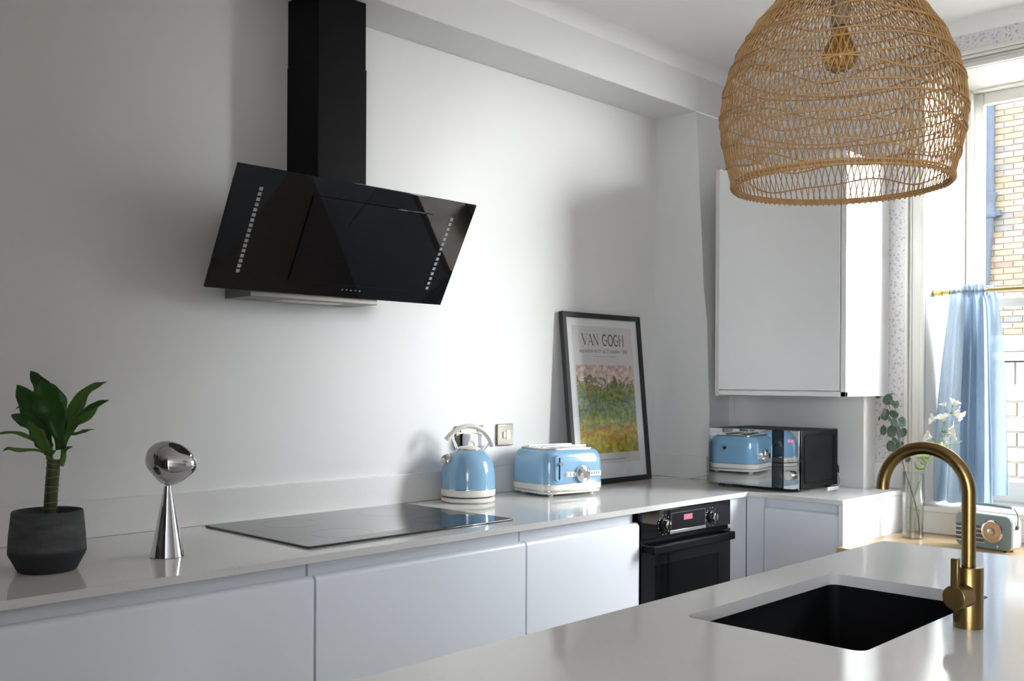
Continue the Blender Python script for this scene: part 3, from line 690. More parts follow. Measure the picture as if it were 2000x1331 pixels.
# glass panel, tilted: local u along x, v along the slope
gd = Vector((0, yt - yb, zt_ - zb_)); GL = gd.length; gd.normalize(); gn = Vector((0, -gd.z, gd.y))
def gp(x, v, n): return Vector((x, yb, zb_)) + gd * v + gn * n
def slab(x0, x1, v0, v1, n0, n1):
    vs = [gp(x0, v0, n0), gp(x1, v0, n0), gp(x1, v1, n0), gp(x0, v1, n0), gp(x0, v0, n1), gp(x1, v0, n1), gp(x1, v1, n1), gp(x0, v1, n1)]
    return MB().add(vs, [(3, 2, 1, 0), (4, 5, 6, 7), (0, 1, 5, 4), (1, 2, 6, 5), (2, 3, 7, 6), (3, 0, 4, 7)])
glass = ch(slab(1.427, 2.328, 0, GL, -0.008, 0).build('glass_panel', 'black_glass', bevel=0.0015), hood)
# centre suction panel slightly proud
ch(slab(1.690, 2.155, 0.045, GL - 0.055, 0.0005, 0.005).build('suction_panel', 'black_glass', bevel=0.001), hood)
for x_, n_ in ((1.516, 17), (2.240, 15)):
    mb = MB(); v0 = 0.060; v1 = GL - 0.062
    for i in range(n_):
        v = v0 + (v1 - v0) * i / (n_ - 1); t = slab(x_ - 0.0058, x_ + 0.0058, v - 0.0052, v + 0.0052, 0.0004, 0.0009); mb.add(t.v, t.f)
    ch(mb.build('vent_dots', 'grille_white'), hood)
mb = MB()
for i in range(5):
    t = slab(1.895 + i * 0.017, 1.900 + i * 0.017, 0.026, 0.030, 0.0004, 0.0008); mb.add(t.v, t.f)
ch(mb.build('touch_controls', 'ink_grey'), hood)

# ------------------------------------------------------------------ wall cabinet
e = empty('wall_cabinet', (3.9, 2.07, 1.295), 0, 'white handleless wall cabinet beside the window', 'cabinet')
ch(MB().box(3.722, WX, 1.773, 2.352, 1.295, 2.262).build('carcass', 'cabinet_gloss', bevel=0.001), e)
ch(MB().box(3.700, 3.720, 1.797, 2.348, 1.318, 2.258).build('door', 'cabinet_gloss', bevel=0.002), e)
ch(MB().box(3.706, 3.722, 1.773, 1.794, 1.295, 2.262).build('edge_strip', 'cabinet_gloss', bevel=0.001), e)
ch(MB().box(3.706, 3.722, 1.773, 2.348, 1.295, 1.314).build('finger_rail', 'cabinet_gloss', bevel=0.001), e)
ch(MB().box(3.715, WX, 2.352, 2.374, 1.290, 2.270).build('side_panel', 'white_wood', bevel=0.001), e)
ch(MB().cyl((4.03, 1.785, 1.295), (4.03, 1.785, 1.285), 0.008, 12).build('fixing', 'stem_brown'), e)

# ------------------------------------------------------------------ microwave
mw = empty('microwave', (3.63, 2.137, ZT), 0, 'black microwave oven with mirrored door in the corner', 'microwave')
# local: x depth, y along front
def mb_(mb, name, m, parent=mw, **k): o = mb.build(name, m, parent, **k); return o
bodyo = mb_(MB().box(0.018, 0.335, -0.207, 0.207, 0.013, 0.246), 'body', 'microwave_case', bevel=0.004)
mb_(MB().box(0.0145, 0.018, -0.210, 0.210, 0.011, 0.248), 'front_bezel', 'black_glass', bevel=0.001)
mb_(MB().box(0.0, 0.016, -0.088, 0.210, 0.012, 0.247), 'door', 'microwave_mirror', bevel=0.002)
mb_(MB().box(-0.0005, 0.016, -0.137, -0.090, 0.012, 0.247), 'door_edge', 'black_glass', bevel=0.002)
mb_(MB().box(0.001, 0.016, -0.206, -0.139, 0.012, 0.247), 'control_panel', 'microwave_mirror', bevel=0.001)
kn = mb_(MB().tube([(0.001, -0.171, 0.068), (-0.022, -0.171, 0.068)], [0.020, 0.018], 32), 'knob', 'steel', bevel=0.002)
dg = MB()
for i, yy in enumerate((-0.160, -0.166, -0.174, -0.180)):
    for (dy, dz, w, hh) in ((0, 0.0045, 0.0036, 0.0008), (0, 0, 0.0036, 0.0008), (0, -0.0045, 0.0036, 0.0008), (-0.0016, 0.002, 0.0008, 0.004), (0.0016, -0.002, 0.0008, 0.004)):
        dg.box(0.0002, 0.001, yy + dy - w / 2, yy + dy + w / 2, 0.205 + dz - hh / 2, 0.205 + dz + hh / 2)
mb_(dg, 'display_digits', 'display_red')
bt = MB().tube([(0.0005, -0.171 + 0.013 * math.cos(a), 0.125 + 0.004 * math.sin(a)) for a in [2 * math.pi * i / 24 for i in range(24)]], 0.0007, 4, closed=True)
mb_(bt, 'start_button', 'black_plastic')
tx = text('brand_lettering', 'Russell Hobbs', 0.0145, 'paper_white', mw, (-0.0012, 0.168, 0.222), (math.radians(90), 0, math.radians(-90)))
# embossed side panel
sp = rrect(0.045, 0.300, 0.035, 0.225, 0.015, 4)
mb_(MB().tube([(p[0], -0.2075, p[1]) for p in sp], 0.0035, 6, closed=True), 'side_rib', 'microwave_case', smooth=True)
for fx in (0.05, 0.30):
    for fy in (-0.18, 0.18): mb_(MB().cyl((fx, fy, 0.0), (fx, fy, 0.014), 0.012, 14), 'foot', 'black_plastic')

# ------------------------------------------------------------------ kettle
kt = empty('kettle', (2.505, 2.648, ZT), RZ + math.radians(28), 'pale blue dome kettle with cream handle beside the hob', 'kettle')
K = lambda mb, name, m, **k: mb.build(name, m, kt, **k)
K(MB().lathe([(0.088, 0.0), (0.096, 0.003), (0.0985, 0.008), (0.0985, 0.014), (0.094, 0.018), (0.088, 0.0185)], 64), 'power_base', 'cream_plastic', smooth=True)
K(MB().lathe([(0.091, 0.0185), (0.091, 0.023)], 64), 'gap_ring', 'black_plastic', smooth=True)
K(MB().lathe([(0.094, 0.0225), (0.0985, 0.0245), (0.0995, 0.030), (0.0995, 0.047), (0.098, 0.049)], 64), 'lower_band', 'cream_plastic', smooth=True)
K(MB().lathe([(0.0998, 0.0475), (0.1003, 0.049), (0.0998, 0.0505)], 64), 'trim_ring', 'chrome', smooth=True)
prof = [(0.0990, 0.0505), (0.0990, 0.075), (0.0985, 0.095), (0.0968, 0.115), (0.0930, 0.132), (0.0865, 0.149), (0.0775, 0.164), (0.067, 0.176), (0.056, 0.1845), (0.047, 0.189), (0.044, 0.190)]
K(MB().lathe(prof, 72), 'body', 'enamel_blue', smooth=True)
K(MB().lathe([(0.046, 0.1885), (0.047, 0.190), (0.046, 0.1915)], 48), 'collar_ring', 'chrome', smooth=True)
lid = K(MB().lathe([(0.044, 0.190), (0.043, 0.194), (0.034, 0.199), (0.018, 0.202), (0.0, 0.203)], 48, cap1=False), 'lid', 'cream_plastic', smooth=True)
kb = MB(); kb.tube(spline([(-0.002, 0, 0.200), (-0.001, 0, 0.212), (0.004, 0, 0.219), (0.014, 0, 0.220), (0.024, 0, 0.214), (0.027, 0, 0.203)], 5), 0.0042, 10, flat=1.6)
ko = kb.build('lid_handle', 'cream_plastic', lid, smooth=True)
# spout
K(MB().tube([(-0.070, 0, 0.126), (-0.094, 0, 0.168)], [0.0165, 0.0155], 28, caps=False), 'spout', 'steel', smooth=True, solid=0.002)
# handle: a broad arched strap on two chrome brackets
path = spline([(-0.088, 0, 0.229), (-0.063, 0, 0.252), (-0.025, 0, 0.271), (0.013, 0, 0.274), (0.050, 0, 0.261), (0.081, 0, 0.233), (0.098, 0, 0.199)], 6)
hn = MB(); nrow = []
for i, p in enumerate(path):
    t = (path[min(i + 1, len(path) - 1)] - path[max(i - 1, 0)]).normalized(); nn = Vector((-t.z, 0, t.x))
    w = 0.0140; th = 0.0088
    nrow.append([p + nn * (th * math.cos(a)) + Vector((0, w * math.sin(a), 0)) for a in [2 * math.pi * k / 16 for k in range(16)]])
vs = [q for r in nrow for q in r]; fs = []
for i in range(len(nrow) - 1):
    for k in range(16): fs.append((i * 16 + k, i * 16 + (k + 1) % 16, (i + 1) * 16 + (k + 1) % 16, (i + 1) * 16 + k))
fs += [tuple(reversed(range(16))), tuple(range((len(nrow) - 1) * 16, len(nrow) * 16))]
K(hn.add(vs, fs), 'handle', 'cream_plastic', smooth=True)
for s_ in (-1, 1):
    K(MB().tube([(-0.044, s_ * 0.008, 0.186), (-0.062, s_ * 0.007, 0.226), (-0.066, s_ * 0.006, 0.247)], 0.0024, 8), 'handle_bracket', 'steel', smooth=True)
    K(MB().tube([(0.058, s_ * 0.008, 0.183), (0.084, s_ * 0.007, 0.209), (0.088, s_ * 0.006, 0.222)], 0.0024, 8), 'handle_bracket', 'steel', smooth=True)
K(MB().box(0.035, 0.080, -0.0700, -0.0695, 0.066, 0.068) if False else MB().box(-0.0005, 0.0005, 0.098, 0.0995, 0.055, 0.11), 'water_gauge', 'enamel_blue')

# ------------------------------------------------------------------ toaster
ts = empty('toaster', (2.945, 2.603, ZT), math.radians(-10), 'pale blue and cream toaster in front of the poster', 'toaster')
T = lambda mb, name, m, parent=ts, **k: mb.build(name, m, parent, **k)
TW, TD = 0.150, 0.125
def rslab(x, y, r, z0, z1, k=10): return MB().prism(rrect(-x, x, -y, y, r, k), z0, z1, 'z')
for fx in (-0.10, 0.10):
    for fy in (-0.085, 0.085): T(MB().lathe([(0.010, 0), (0.013, 0.012)], 16, (fx, fy, 0)), 'foot', 'cream_plastic', smooth=True)
T(rslab(TW - 0.004, TD - 0.004, 0.055, 0.010, 0.022), 'base_lip', 'cream_plastic', bevel=0.004, seg=3)
T(rslab(TW + 0.001, TD + 0.001, 0.058, 0.021, 0.0245), 'lower_trim', 'chrome', bevel=0.001)
T(rslab(TW, TD, 0.057, 0.024, 0.047), 'lower_band', 'cream_plastic', bevel=0.002)
T(rslab(TW + 0.001, TD + 0.001, 0.058, 0.0465, 0.0495), 'upper_trim', 'chrome', bevel=0.001)
# body: stacked rounded sections that pull in at the shoulders
def sect(z, ins, r): return [(p[0], p[1], z) for p in rrect(-TW + ins, TW - ins, -TD + ins * 0.9, TD - ins * 0.9, r, 10)]
secs = [(0.049, 0.001, 0.056), (0.08, 0.0, 0.057), (0.125, 0.001, 0.057), (0.148, 0.004, 0.056), (0.163, 0.010, 0.054), (0.173, 0.019, 0.05), (0.178, 0.028, 0.045)]
rows = [sect(*q) for q in secs]
n_ = len(rows[0]); vs = [p for r in rows for p in r]; fs = [tuple(reversed(range(n_))), tuple(range((len(rows) - 1) * n_, len(rows) * n_))]
for i in range(len(rows) - 1):
    for k in range(n_): fs.append((i * n_ + k, i * n_ + (k + 1) % n_, (i + 1) * n_ + (k + 1) % n_, (i + 1) * n_ + k))
T(MB().add(vs, fs), 'body', 'enamel_blue', smooth=True, angle=60)
T(MB().prism(rrect(-TW + 0.026, TW - 0.026, -TD + 0.024, TD - 0.024, 0.045, 10), 0.176, 0.184, 'z'), 'top_plate', 'steel', bevel=0.004, seg=3)
for y_ in (-0.045, 0.045):
    T(MB().box(-0.105, 0.105, y_ - 0.019, y_ + 0.019, 0.1835, 0.1848), 'bread_slot', 'black_satin')
    T(MB().box(-0.107, 0.107, y_ - 0.002, y_ + 0.002, 0.184, 0.190), 'slot_guide', 'steel')
fy = -TD
rc = MB().prism([(p[1], p[0]) for p in rrect(-0.110, -0.072, 0.058, 0.160, 0.017, 6)], fy - 0.003, fy + 0.004, 'y')
T(rc, 'lever_surround', 'enamel_blue', bevel=0.002)
T(MB().prism([(p[1], p[0]) for p in rrect(-0.0945, -0.0875, 0.066, 0.150, 0.003, 3)], fy - 0.0036, fy + 0.001, 'y'), 'lever_slot', 'sink_black')
T(MB().tube([(-0.091, fy - 0.002, 0.128), (-0.091, fy - 0.018, 0.128)], [0.006, 0.008], 18), 'lever', 'chrome', bevel=0.001)
T(MB().box(-0.060, 0.118, fy - 0.0025, fy + 0.001, 0.074, 0.094), 'control_strip', 'cream_plastic', bevel=0.001)
dl = T(MB().tube([(0.022, fy - 0.001, 0.084), (0.022, fy - 0.010, 0.084), (0.022, fy - 0.013, 0.084)], [0.033, 0.032, 0.026], 40), 'browning_dial', 'chrome', smooth=True, angle=30)
MB().tube([(0.022, fy - 0.012, 0.084), (0.022, fy - 0.026, 0.084)], [0.019, 0.016], 32).build('dial_cap', 'chrome', dl, bevel=0.002)
bt = MB()
for x_ in (-0.050, -0.032, -0.014): T(MB().cyl((x_, fy - 0.0025, 0.084), (x_, fy - 0.005, 0.084), 0.0068, 20), 'push_button', 'steel', bevel=0.001)
for x_ in (0.070, 0.082, 0.094, 0.106): T(MB().box(x_ - 0.003, x_ + 0.003, fy - 0.0032, fy - 0.0024, 0.080, 0.090), 'dial_mark', 'ink_grey')
T(MB().tube([(TW - 0.004, 0.02, 0.128), (TW + 0.014, 0.02, 0.126)], [0.006, 0.008], 16), 'side_lever', 'chrome', bevel=0.001)

# ------------------------------------------------------------------ poster
pw, phh, pt = 0.535, 0.735, 0.022
lean = math.asin(0.072 / phh)
po = empty('framed_poster', (3.395, 2.668, ZT + 0.0024), 0, 'black-framed art exhibition poster leaning on the wall', 'poster')
po.rotation_euler = (-lean, 0, 0)
P = lambda mb, name, m, parent=po, **k: mb.build(name, m, parent, **k)
fw_ = 0.022
fr = MB(); fr.box(-pw / 2, -pw / 2 + fw_, 0, pt, 0, phh); fr.box(pw / 2 - fw_, pw / 2, 0, pt, 0, phh); fr.box(-pw / 2 + fw_, pw / 2 - fw_, 0, pt, 0, fw_); fr.box(-pw / 2 + fw_, pw / 2 - fw_, 0, pt, phh - fw_, phh)
P(fr, 'frame', 'black_frame', bevel=0.001)
P(MB().box(-pw / 2 + 0.02, pw / 2 - 0.02, 0.010, 0.020, 0.02, phh - 0.02), 'paper', 'paper_white')
P(MB().box(-0.205, 0.205, 0.0094, 0.0102, 0.085, phh - 0.055), 'print_ground', 'paper_grey')
P(MB().box(-0.197, 0.197, 0.0088, 0.0096, 0.130, 0.512), 'painting', 'painting_print')
# title lettering drawn as strokes
def strokes(lines, w, y, mname, name):
    mb = MB()
    for pts, k in lines:
        for (x0, z0), (x1, z1) in zip(pts[:-1], pts[1:]):
            d = Vector((x1 - x0, z1 - z0)); l_ = max(d.length, 1e-6); d /= l_; nrm = Vector((-d.y, d.x)) * w * k / 2
            a = (x0 - d.x * w * 0.2, z0 - d.y * w * 0.2); c = (x1 + d.x * w * 0.2, z1 + d.y * w * 0.2)
            mb.add([(a[0] - nrm.x, y, a[1] - nrm.y), (c[0] - nrm.x, y, c[1] - nrm.y), (c[0] + nrm.x, y, c[1] + nrm.y), (a[0] + nrm.x, y, a[1] + nrm.y)], [(0, 1, 2, 3)])
    return P(mb, name, mname)
def arc(cx, cz, rx, rz, a0, a1, n=14): return [(cx + rx * math.cos(math.radians(a0 + (a1 - a0) * i / n)), cz + rz * math.sin(math.radians(a0 + (a1 - a0) * i / n))) for i in range(n + 1)]
def letter(ch_):
    th, bo = 0.45, 1.3
    if ch_ == 'V': return [([(0, 1), (0.40, 0)], bo), ([(0.40, 0), (0.75, 1)], th), ([(-.1, 1), (.14, 1)], th), ([(0.62, 1), (.86, 1)], th)], 0.78
    if ch_ == 'A': return [([(0, 0), (0.36, 1)], th), ([(0.36, 1), (0.74, 0)], bo), ([(.12, .30), (.62, .30)], th), ([(.30, .36), (.38, .30)], bo), ([(-.1, 0), (.12, 0)], th), ([(.60, 0), (.88, 0)], th)], 0.80
    if ch_ == 'N': return [([(0.05, 0), (0.05, 1)], th), ([(0.05, 1), (0.68, 0)], bo), ([(0.68, 0), (0.68, 1)], th), ([(-.08, 0), (.18, 0)], th), ([(.56, 1), (.80, 1)], th), ([(-.1, 1), (.05, 1)], th)], 0.76
    if ch_ == 'G': return [(arc(.42, .5, .36, .5, 60, 300), bo), (arc(.42, .5, .36, .5, 30, 60, 4), th), ([(.42, .48), (.78, .48)], th), ([(.62, .48), (.70, .36)], bo), (arc(.42, .5, .36, .5, 300, 358, 6), th)], 0.84
    if ch_ == 'O': return [(arc(.40, .5, .36, .5, 90, 270), bo), (arc(.40, .5, .36, .5, -90, 90), bo)], 0.82
    if ch_ == 'H': return [([(.05, 0), (.05, 1)], bo), (arc(.05, 0.2, .60, .42, 90, 0, 8), th), ([(.65, 1), (.65, 0)], bo), ([(-.08, 0), (.18, 0)], th), ([(.52, 0), (.78, 0)], th), ([(-.08, 1), (.18, 1)], th), ([(.52, 1), (.78, 1)], th)], 0.78
    return [], 0.42
tot = sum((letter(c)[1] + 0.10) for c in 'VAN GOGH'); hgt = 0.047; wx = 0.290 / tot; x = -0.145 + 0.004; lines = []
for c in 'VAN GOGH':
    ls, adv = letter(c)
    lines += [([(x + q[0] * wx, 0.598 + q[1] * hgt) for q in pts], k) for pts, k in ls]; x += (adv + 0.10) * wx
strokes(lines, 0.0042, 0.0090, 'ink', 'title_lettering')
text('subtitle_lettering', 'exposition du 01 au 31 octobre 1888', 0.0215, 'ink_grey', po, (0, 0.0090, 0.572), (math.radians(90), 0, 0), 1.02)
P(MB().box(-0.075, 0.075, 0.0089, 0.0093, 0.5475, 0.5495), 'fine_print', 'ink_grey')
P(MB().box(-0.10, 0.10, 0.0089, 0.0093, 0.1005, 0.1035), 'fine_print', 'ink_grey')
P(MB().box(-pw / 2 + 0.021, pw / 2 - 0.021, 0.0060, 0.0075, 0.021, phh - 0.021), 'glazing', 'picture_glass')

# ------------------------------------------------------------------ sockets
def wallbox(name, x0, x1, z0, z1, label, cat):
    e = empty(name, ((x0 + x1) / 2, WY, (z0 + z1) / 2), 0, label, cat)
    ch(MB().box(x0, x1, 2.760, WY, z0, z1).build('faceplate', 'nickel', bevel=0.003), e)
    return e
s1 = wallbox('wall_socket', 2.546, 2.692, 1.092, 1.178, 'double brushed metal wall socket behind the kettle', 'socket')
for x_ in (2.590, 2.650): ch(MB().box(x_ - 0.022, x_ + 0.022, 2.7585, 2.7605, 1.105, 1.150).build('outlet_insert', 'black_plastic'), s1)
for x_ in (2.575, 2.663): ch(MB().box(x_ - 0.007, x_ + 0.007, 2.756, 2.7605, 1.155, 1.170).build('rocker_switch', 'nickel', bevel=0.001), s1)
s2 = wallbox('wall_switch', 2.768, 2.856, 1.094, 1.180, 'single brushed metal fused switch between kettle and toaster', 'switch')
ch(MB().box(2.798, 2.812, 2.756, 2.7605, 1.125, 1.150).build('rocker_switch', 'cream_plastic', bevel=0.001), s2)
ch(MB().box(2.816, 2.838, 2.7575, 2.7605, 1.118, 1.156).build('fuse_holder', 'steel', bevel=0.001), s2)
for k, (x_, lab) in enumerate(((2.596, 'white plug in the double socket, nearer the spout'), (2.655, 'white plug in the double socket with cable hanging down'))):
    pg = empty('mains_plug', (x_, 2.758, 1.11), 0, lab, 'plug', 'plugs behind the kettle')
    ch(MB().prism([(p[1], p[0]) for p in rrect(x_ - 0.023, x_ + 0.023, 1.100, 1.150, 0.010, 4)], 2.712, 2.757, 'y').build('plug_body', 'white_plastic', bevel=0.005, seg=3), pg)
    ch(MB().tube(spline([(x_, 2.735, 1.101), (x_ + 0.002, 2.735, 1.08), (x_ + 0.006 * (1 - 2 * k), 2.742, 1.03), (x_ + 0.01, 2.744, 0.96), (x_ + 0.03, 2.738, 0.914)], 6), 0.0038, 8).build('cable', 'cable_white', smooth=True), pg)
# loose cables
tag(MB().tube(spline([(3.655, 2.700, 0.9135), (3.70, 2.690, 0.9135), (3.745, 2.640, 0.9135), (3.775, 2.560, 0.9135), (3.79, 2.48, 0.932), (3.82, 2.40, 0.955), (3.90, 2.362, 0.98)], 8), 0.0033, 8).build('mains_cable', 'cable_white', smooth=True),
    'white cable running from behind the poster to the microwave', 'cable')
tag(MB().tube(spline([(3.966, 1.99, 0.99), (3.972, 1.955, 0.982), (3.974, 1.925, 0.955), (3.970, 1.920, 0.928), (3.955, 1.925, 0.9135), (3.90, 1.922, 0.9135), (3.86, 1.924, 0.9135)], 8), 0.0036, 8).build('microwave_cable', 'cable_white', smooth=True),
    'white cable looped behind the microwave corner', 'cable')
tag(MB().tube(spline([(3.967, 2.00, 1.02), (3.978, 1.95, 1.012), (3.980, 1.935, 0.985), (3.978, 1.945, 0.955), (3.967, 1.99, 0.945)], 8), 0.004, 8).build('microwave_cable', 'black_plastic', smooth=True),
    'black cable looped behind the microwave corner', 'cable')
tag(MB().tube(spline([(3.984, 2.44, 1.30), (3.984, 2.443, 1.24), (3.984, 2.438, 1.17)], 6), 0.0018, 6).build('thin_cable', 'cable_white', smooth=True), 'thin cable hanging below the wall cabinet', 'cable')

# ------------------------------------------------------------------ potted plant
LS = 0.00118
pp = empty('plant_pot', (0.905, 2.368, ZT), RZ, 'dark textured ceramic pot on the worktop', 'pot')
prof = [(0.060, 0.0), (0.0635, 0.003), (0.083, 0.040), (0.0838, 0.046), (0.082, 0.080), (0.0785, 0.115), (0.0765, 0.134), (0.0755, 0.1375), (0.0735, 0.1385), (0.0715, 0.136), (0.072, 0.11), (0.075, 0.06), (0.060, 0.015)]
MB().lathe(prof, 64, cap1=True).build('pot_shell', 'pot_weave', pp, smooth=True, angle=35)
MB().lathe([(0.072, 0.105), (0.04, 0.108), (0.0, 0.110)], 32, cap0=False, cap1=False).build('soil', 'soil', pp, smooth=True)
pl = empty('dracaena_plant', (0.905, 2.368, ZT + 0.105), RZ, 'dragon plant with thick ringed cane and glossy green leaves', 'plant')
def pc(cx, cy, d=0.0):
    """crop coordinates of the plant study -> local metres (x right, y away, z up)"""
    u, v = cx * 0.1653, 710 + cy * 0.1653
    return Vector(((u - 91) * LS, d, (1112 - v) * LS - 0.105))
tr = [Vector((0.004, 0, 0.0)), Vector((0.006, 0, 0.03)), Vector((0.008, 0, 0.07)), Vector((0.011, 0, 0.11)), Vector((0.0135, 0, 0.150))]
tp = spline(tr, 6); MB().tube(tp, [0.0145] * len(tp), 20).build('cane', 'cane', pl, smooth=True)
for i, z in enumerate((0.018, 0.035, 0.052, 0.075, 0.090, 0.112, 0.128, 0.143)):
    f_ = z / 0.15; cx = 0.004 + 0.0095 * f_; tl = 0.004 * math.sin(i * 1.7)
    MB().tube([(cx + 0.0147 * math.cos(a), 0.0147 * math.sin(a), z + tl * math.cos(a + i)) for a in [2 * math.pi * k / 24 for k in range(24)]], 0.0012, 5, closed=True).build('cane_ring', 'cane_ring', pl, smooth=True)
stub = lambda p0, p1, p2, r: MB().tube(spline([p0, p1, p2], 6), [r * (1 - 0.3 * k / 12) for k in range(13)], 14).build('shoot', 'leaf_mid', pl, smooth=True)
stub(pc(575, 1120), pc(570, 1050), pc(575, 940), 0.0085)
stub(pc(700, 1190), pc(735, 1090), pc(735, 900), 0.0075)
def leaf(pts, width, mname, tilt=0.0, fold=0.25, tw=0.0, shape=0.98):
    sp_ = spline(pts, 6); n = len(sp_); rows = []
    w0 = width * 0.1653 * LS / 2
    for i, p in enumerate(sp_):
        t = (sp_[min(i + 1, n - 1)] - sp_[max(i - 1, 0)]).normalized()
        f_ = i / (n - 1)
        prf = (math.sin(math.pi * (f_ ** shape)) ** 0.8) if 0 < f_ < 1 else 0.0
        w = w0 * max(prf, 0.34 * (1 - f_) ** 1.0 * (1 if f_ < 0.6 else 0), 0.015)
        side = Vector((-t.z, 0, t.x)); ang = tilt + tw * f_
        nrm = t.cross(side).normalized()
        sd = side * math.cos(ang) + nrm * math.sin(ang); nr = t.cross(sd).normalized()
        wav = 0.22 * w * math.sin(f_ * 19 + width)
        rows.append([p - sd * w + nr * (w * fold + wav), p - sd * w * 0.5 + nr * w * fold * 0.35, p, p + sd * w * 0.5 + nr * w * fold * 0.35, p + sd * w + nr * (w * fold - wav)])
    return MB().grid(rows).build('leaf', mname, pl, smooth=True, solid=0.0006, angle=180)
leaf([pc(590, 980, -.005), pc(440, 660, .01), pc(270, 440, .02), pc(105, 240, .03)], 290, 'leaf_dark', 0.15)
leaf([pc(640, 850, .01), pc(500, 470, .035), pc(350, 250, .05), pc(190, 70, .06)], 270, 'leaf_dark', -0.2)
leaf([pc(560, 980, -.01), pc(420, 740, .0), pc(260, 650, .0), pc(85, 600, .01)], 190, 'leaf_dark', 0.5)
leaf([pc(560, 1010, -.01), pc(420, 870, -.03), pc(280, 800, -.05), pc(140, 810, -.06), pc(-60, 835, -.07)], 70, 'leaf_mid', 0.7, 0.4, 0.8)
leaf([pc(560, 1060, -.008), pc(490, 1005, -.03), pc(330, 1000, -.05), pc(240, 975, -.06), pc(170, 1005, -.06)], 55, 'leaf_mid', 0.6, 0.4)
leaf([pc(575, 1060, -.012), pc(530, 860, -.03), pc(430, 660, -.045)], 200, 'leaf_mid', -0.1, 0.2)
leaf([pc(420, 560, .02), pc(220, 480, .05), pc(90, 485, .07), pc(-70, 545, .09)], 60, 'leaf_mid', 0.6, 0.4)
leaf([pc(600, 1090, -.01), pc(650, 1035, -.02), pc(705, 1000, -.025)], 50, 'leaf_mid', 0.2)
leaf([pc(735, 1000, -.01), pc(690, 640, -.02), pc(600, 400, -.02), pc(480, 200, -.015)], 390, 'leaf_dark', 0.1, 0.2, 0.0, 1.3)
leaf([pc(745, 960, .0), pc(815, 650, .01), pc(900, 420, .02), pc(930, 300, .02), pc(1005, 258, .02)], 120, 'leaf_mid', 0.6, 0.4, 0.6)
leaf([pc(760, 900, -.005), pc(860, 560, -.02), pc(980, 400, -.03), pc(1100, 290, -.04), pc(1230, 220, -.04), pc(1355, 195, -.05)], 125, 'leaf_mid', 0.35, 0.3, 0.7, 0.80)
leaf([pc(770, 900, .0), pc(880, 680, .0), pc(1020, 530, .01), pc(1130, 450, .01), pc(1255, 415, .01)], 105, 'leaf_dark', 0.2, 0.3, 0.5, 0.85)
leaf([pc(780, 910, -.008), pc(890, 690, -.02), pc(1020, 630, -.03), pc(1130, 560, -.03), pc(1205, 490, -.03)], 115, 'leaf_mid', 0.3, 0.3, 0.4, 0.85)
leaf([pc(770, 920, -.01), pc(850, 800, -.03), pc(980, 790, -.04), pc(1120, 750, -.05), pc(1230, 748, -.06)], 70, 'leaf_mid', 0.7, 0.4, 0.6)
leaf([pc(760, 1050, -.005), pc(820, 980, -.02), pc(915, 955, -.03)], 45, 'leaf_mid', 0.5, 0.4)
leaf([pc(755, 800, .02), pc(775, 560, .03), pc(795, 385, .035)], 130, 'leaf_dark', 0.1, 0.3)
leaf([pc(710, 1010, .01), pc(640, 900, .02), pc(560, 740, .03)], 90, 'leaf_dark', 0.4, 0.3)

# ------------------------------------------------------------------ chrome table lamp
tl = empty('table_lamp', (1.187, 2.345, ZT), RZ, 'chrome table lamp with molten globe on a cone base', 'lamp')
MB().lathe([(0.040, 0.0), (0.0415, 0.001), (0.0095, 0.172), (0.0095, 0.176)], 64).build('cone_base', 'chrome', tl, smooth=True, angle=35)
vs, fs, nu, nv = [], [], 48, 32
for j in range(nv + 1):
    th = math.pi * j / nv
    for i in range(nu):
        ph = 2 * math.pi * i / nu
        d = Vector((math.sin(th) * math.cos(ph), math.sin(th) * math.sin(ph), math.cos(th)))
        r = 1 + 0.13 * math.exp(-3.0 * (d - Vector((0.95, -0.1, -0.1)).normalized()).length_squared) - 0.16 * math.exp(-3.2 * (d - Vector((0.6, -0.3, 0.75)).normalized()).length_squared) \
            - 0.17 * math.exp(-3.2 * (d - Vector((-0.75, -0.3, -0.6)).normalized()).length_squared) + 0.09 * math.exp(-3 * (d - Vector((-0.5, -0.2, 0.75)).normalized()).length_squared) \
            - 0.14 * math.exp(-3.2 * (d - Vector((0.75, -0.1, -0.75)).normalized()).length_squared)
        vs.append((0.006 + d.x * 0.0615 * r, d.y * 0.058 * r, 0.231 + d.z * 0.0565 * r))
for j in range(nv):
    for i in range(nu): fs.append((j * nu + i, (j + 1) * nu + i, (j + 1) * nu + (i + 1) % nu, j * nu + (i + 1) % nu))
MB().add(vs, fs).build('globe', 'smoke_chrome', tl, smooth=True, angle=180)

# ------------------------------------------------------------------ island
isl = empty('island_worktop', (1.6, 0.7, ZT - 0.022), 0, 'pale quartz island worktop in the foreground with cut-out for sink', 'worktop')
IX0, IX1, IY0, IY1 = 0.35, 2.724, 0.16, 1.190
hole = rrect(1.577, 2.177, 0.722, 1.073, 0.022, 6)           # ccw: starts bottom right corner
outer = [(IX1, IY0), (IX1, IY1), (IX0, IY1), (IX0, IY0)]
def holed(zt, zb):
    mb = MB(); k = 7; n = len(hole)
    def layer(z): return [(*p, z) for p in hole] + [(*p, z) for p in outer]
    vs = layer(zt) + layer(zb); o = n + 4; fs = []
    for lay in (0, o):
        for q in range(4):
            for i in range(6): fs.append((lay + q * 7 + i, lay + q * 7 + i + 1, lay + n + q))
            a = q * 7 + 6; b_ = ((q + 1) % 4) * 7
            fs.append((lay + a, lay + b_, lay + n + (q + 1) % 4, lay + n + q))
    for i in range(n): fs.append((i, (i + 1) % n, o + (i + 1) % n, o + i))
    for q in range(4): fs.append((n + q, n + (q + 1) % 4, o + n + (q + 1) % 4, o + n + q))
    return mb.add(vs, fs)
ch(holed(ZT, ZT - 0.025).build('slab', 'quartz'), isl)
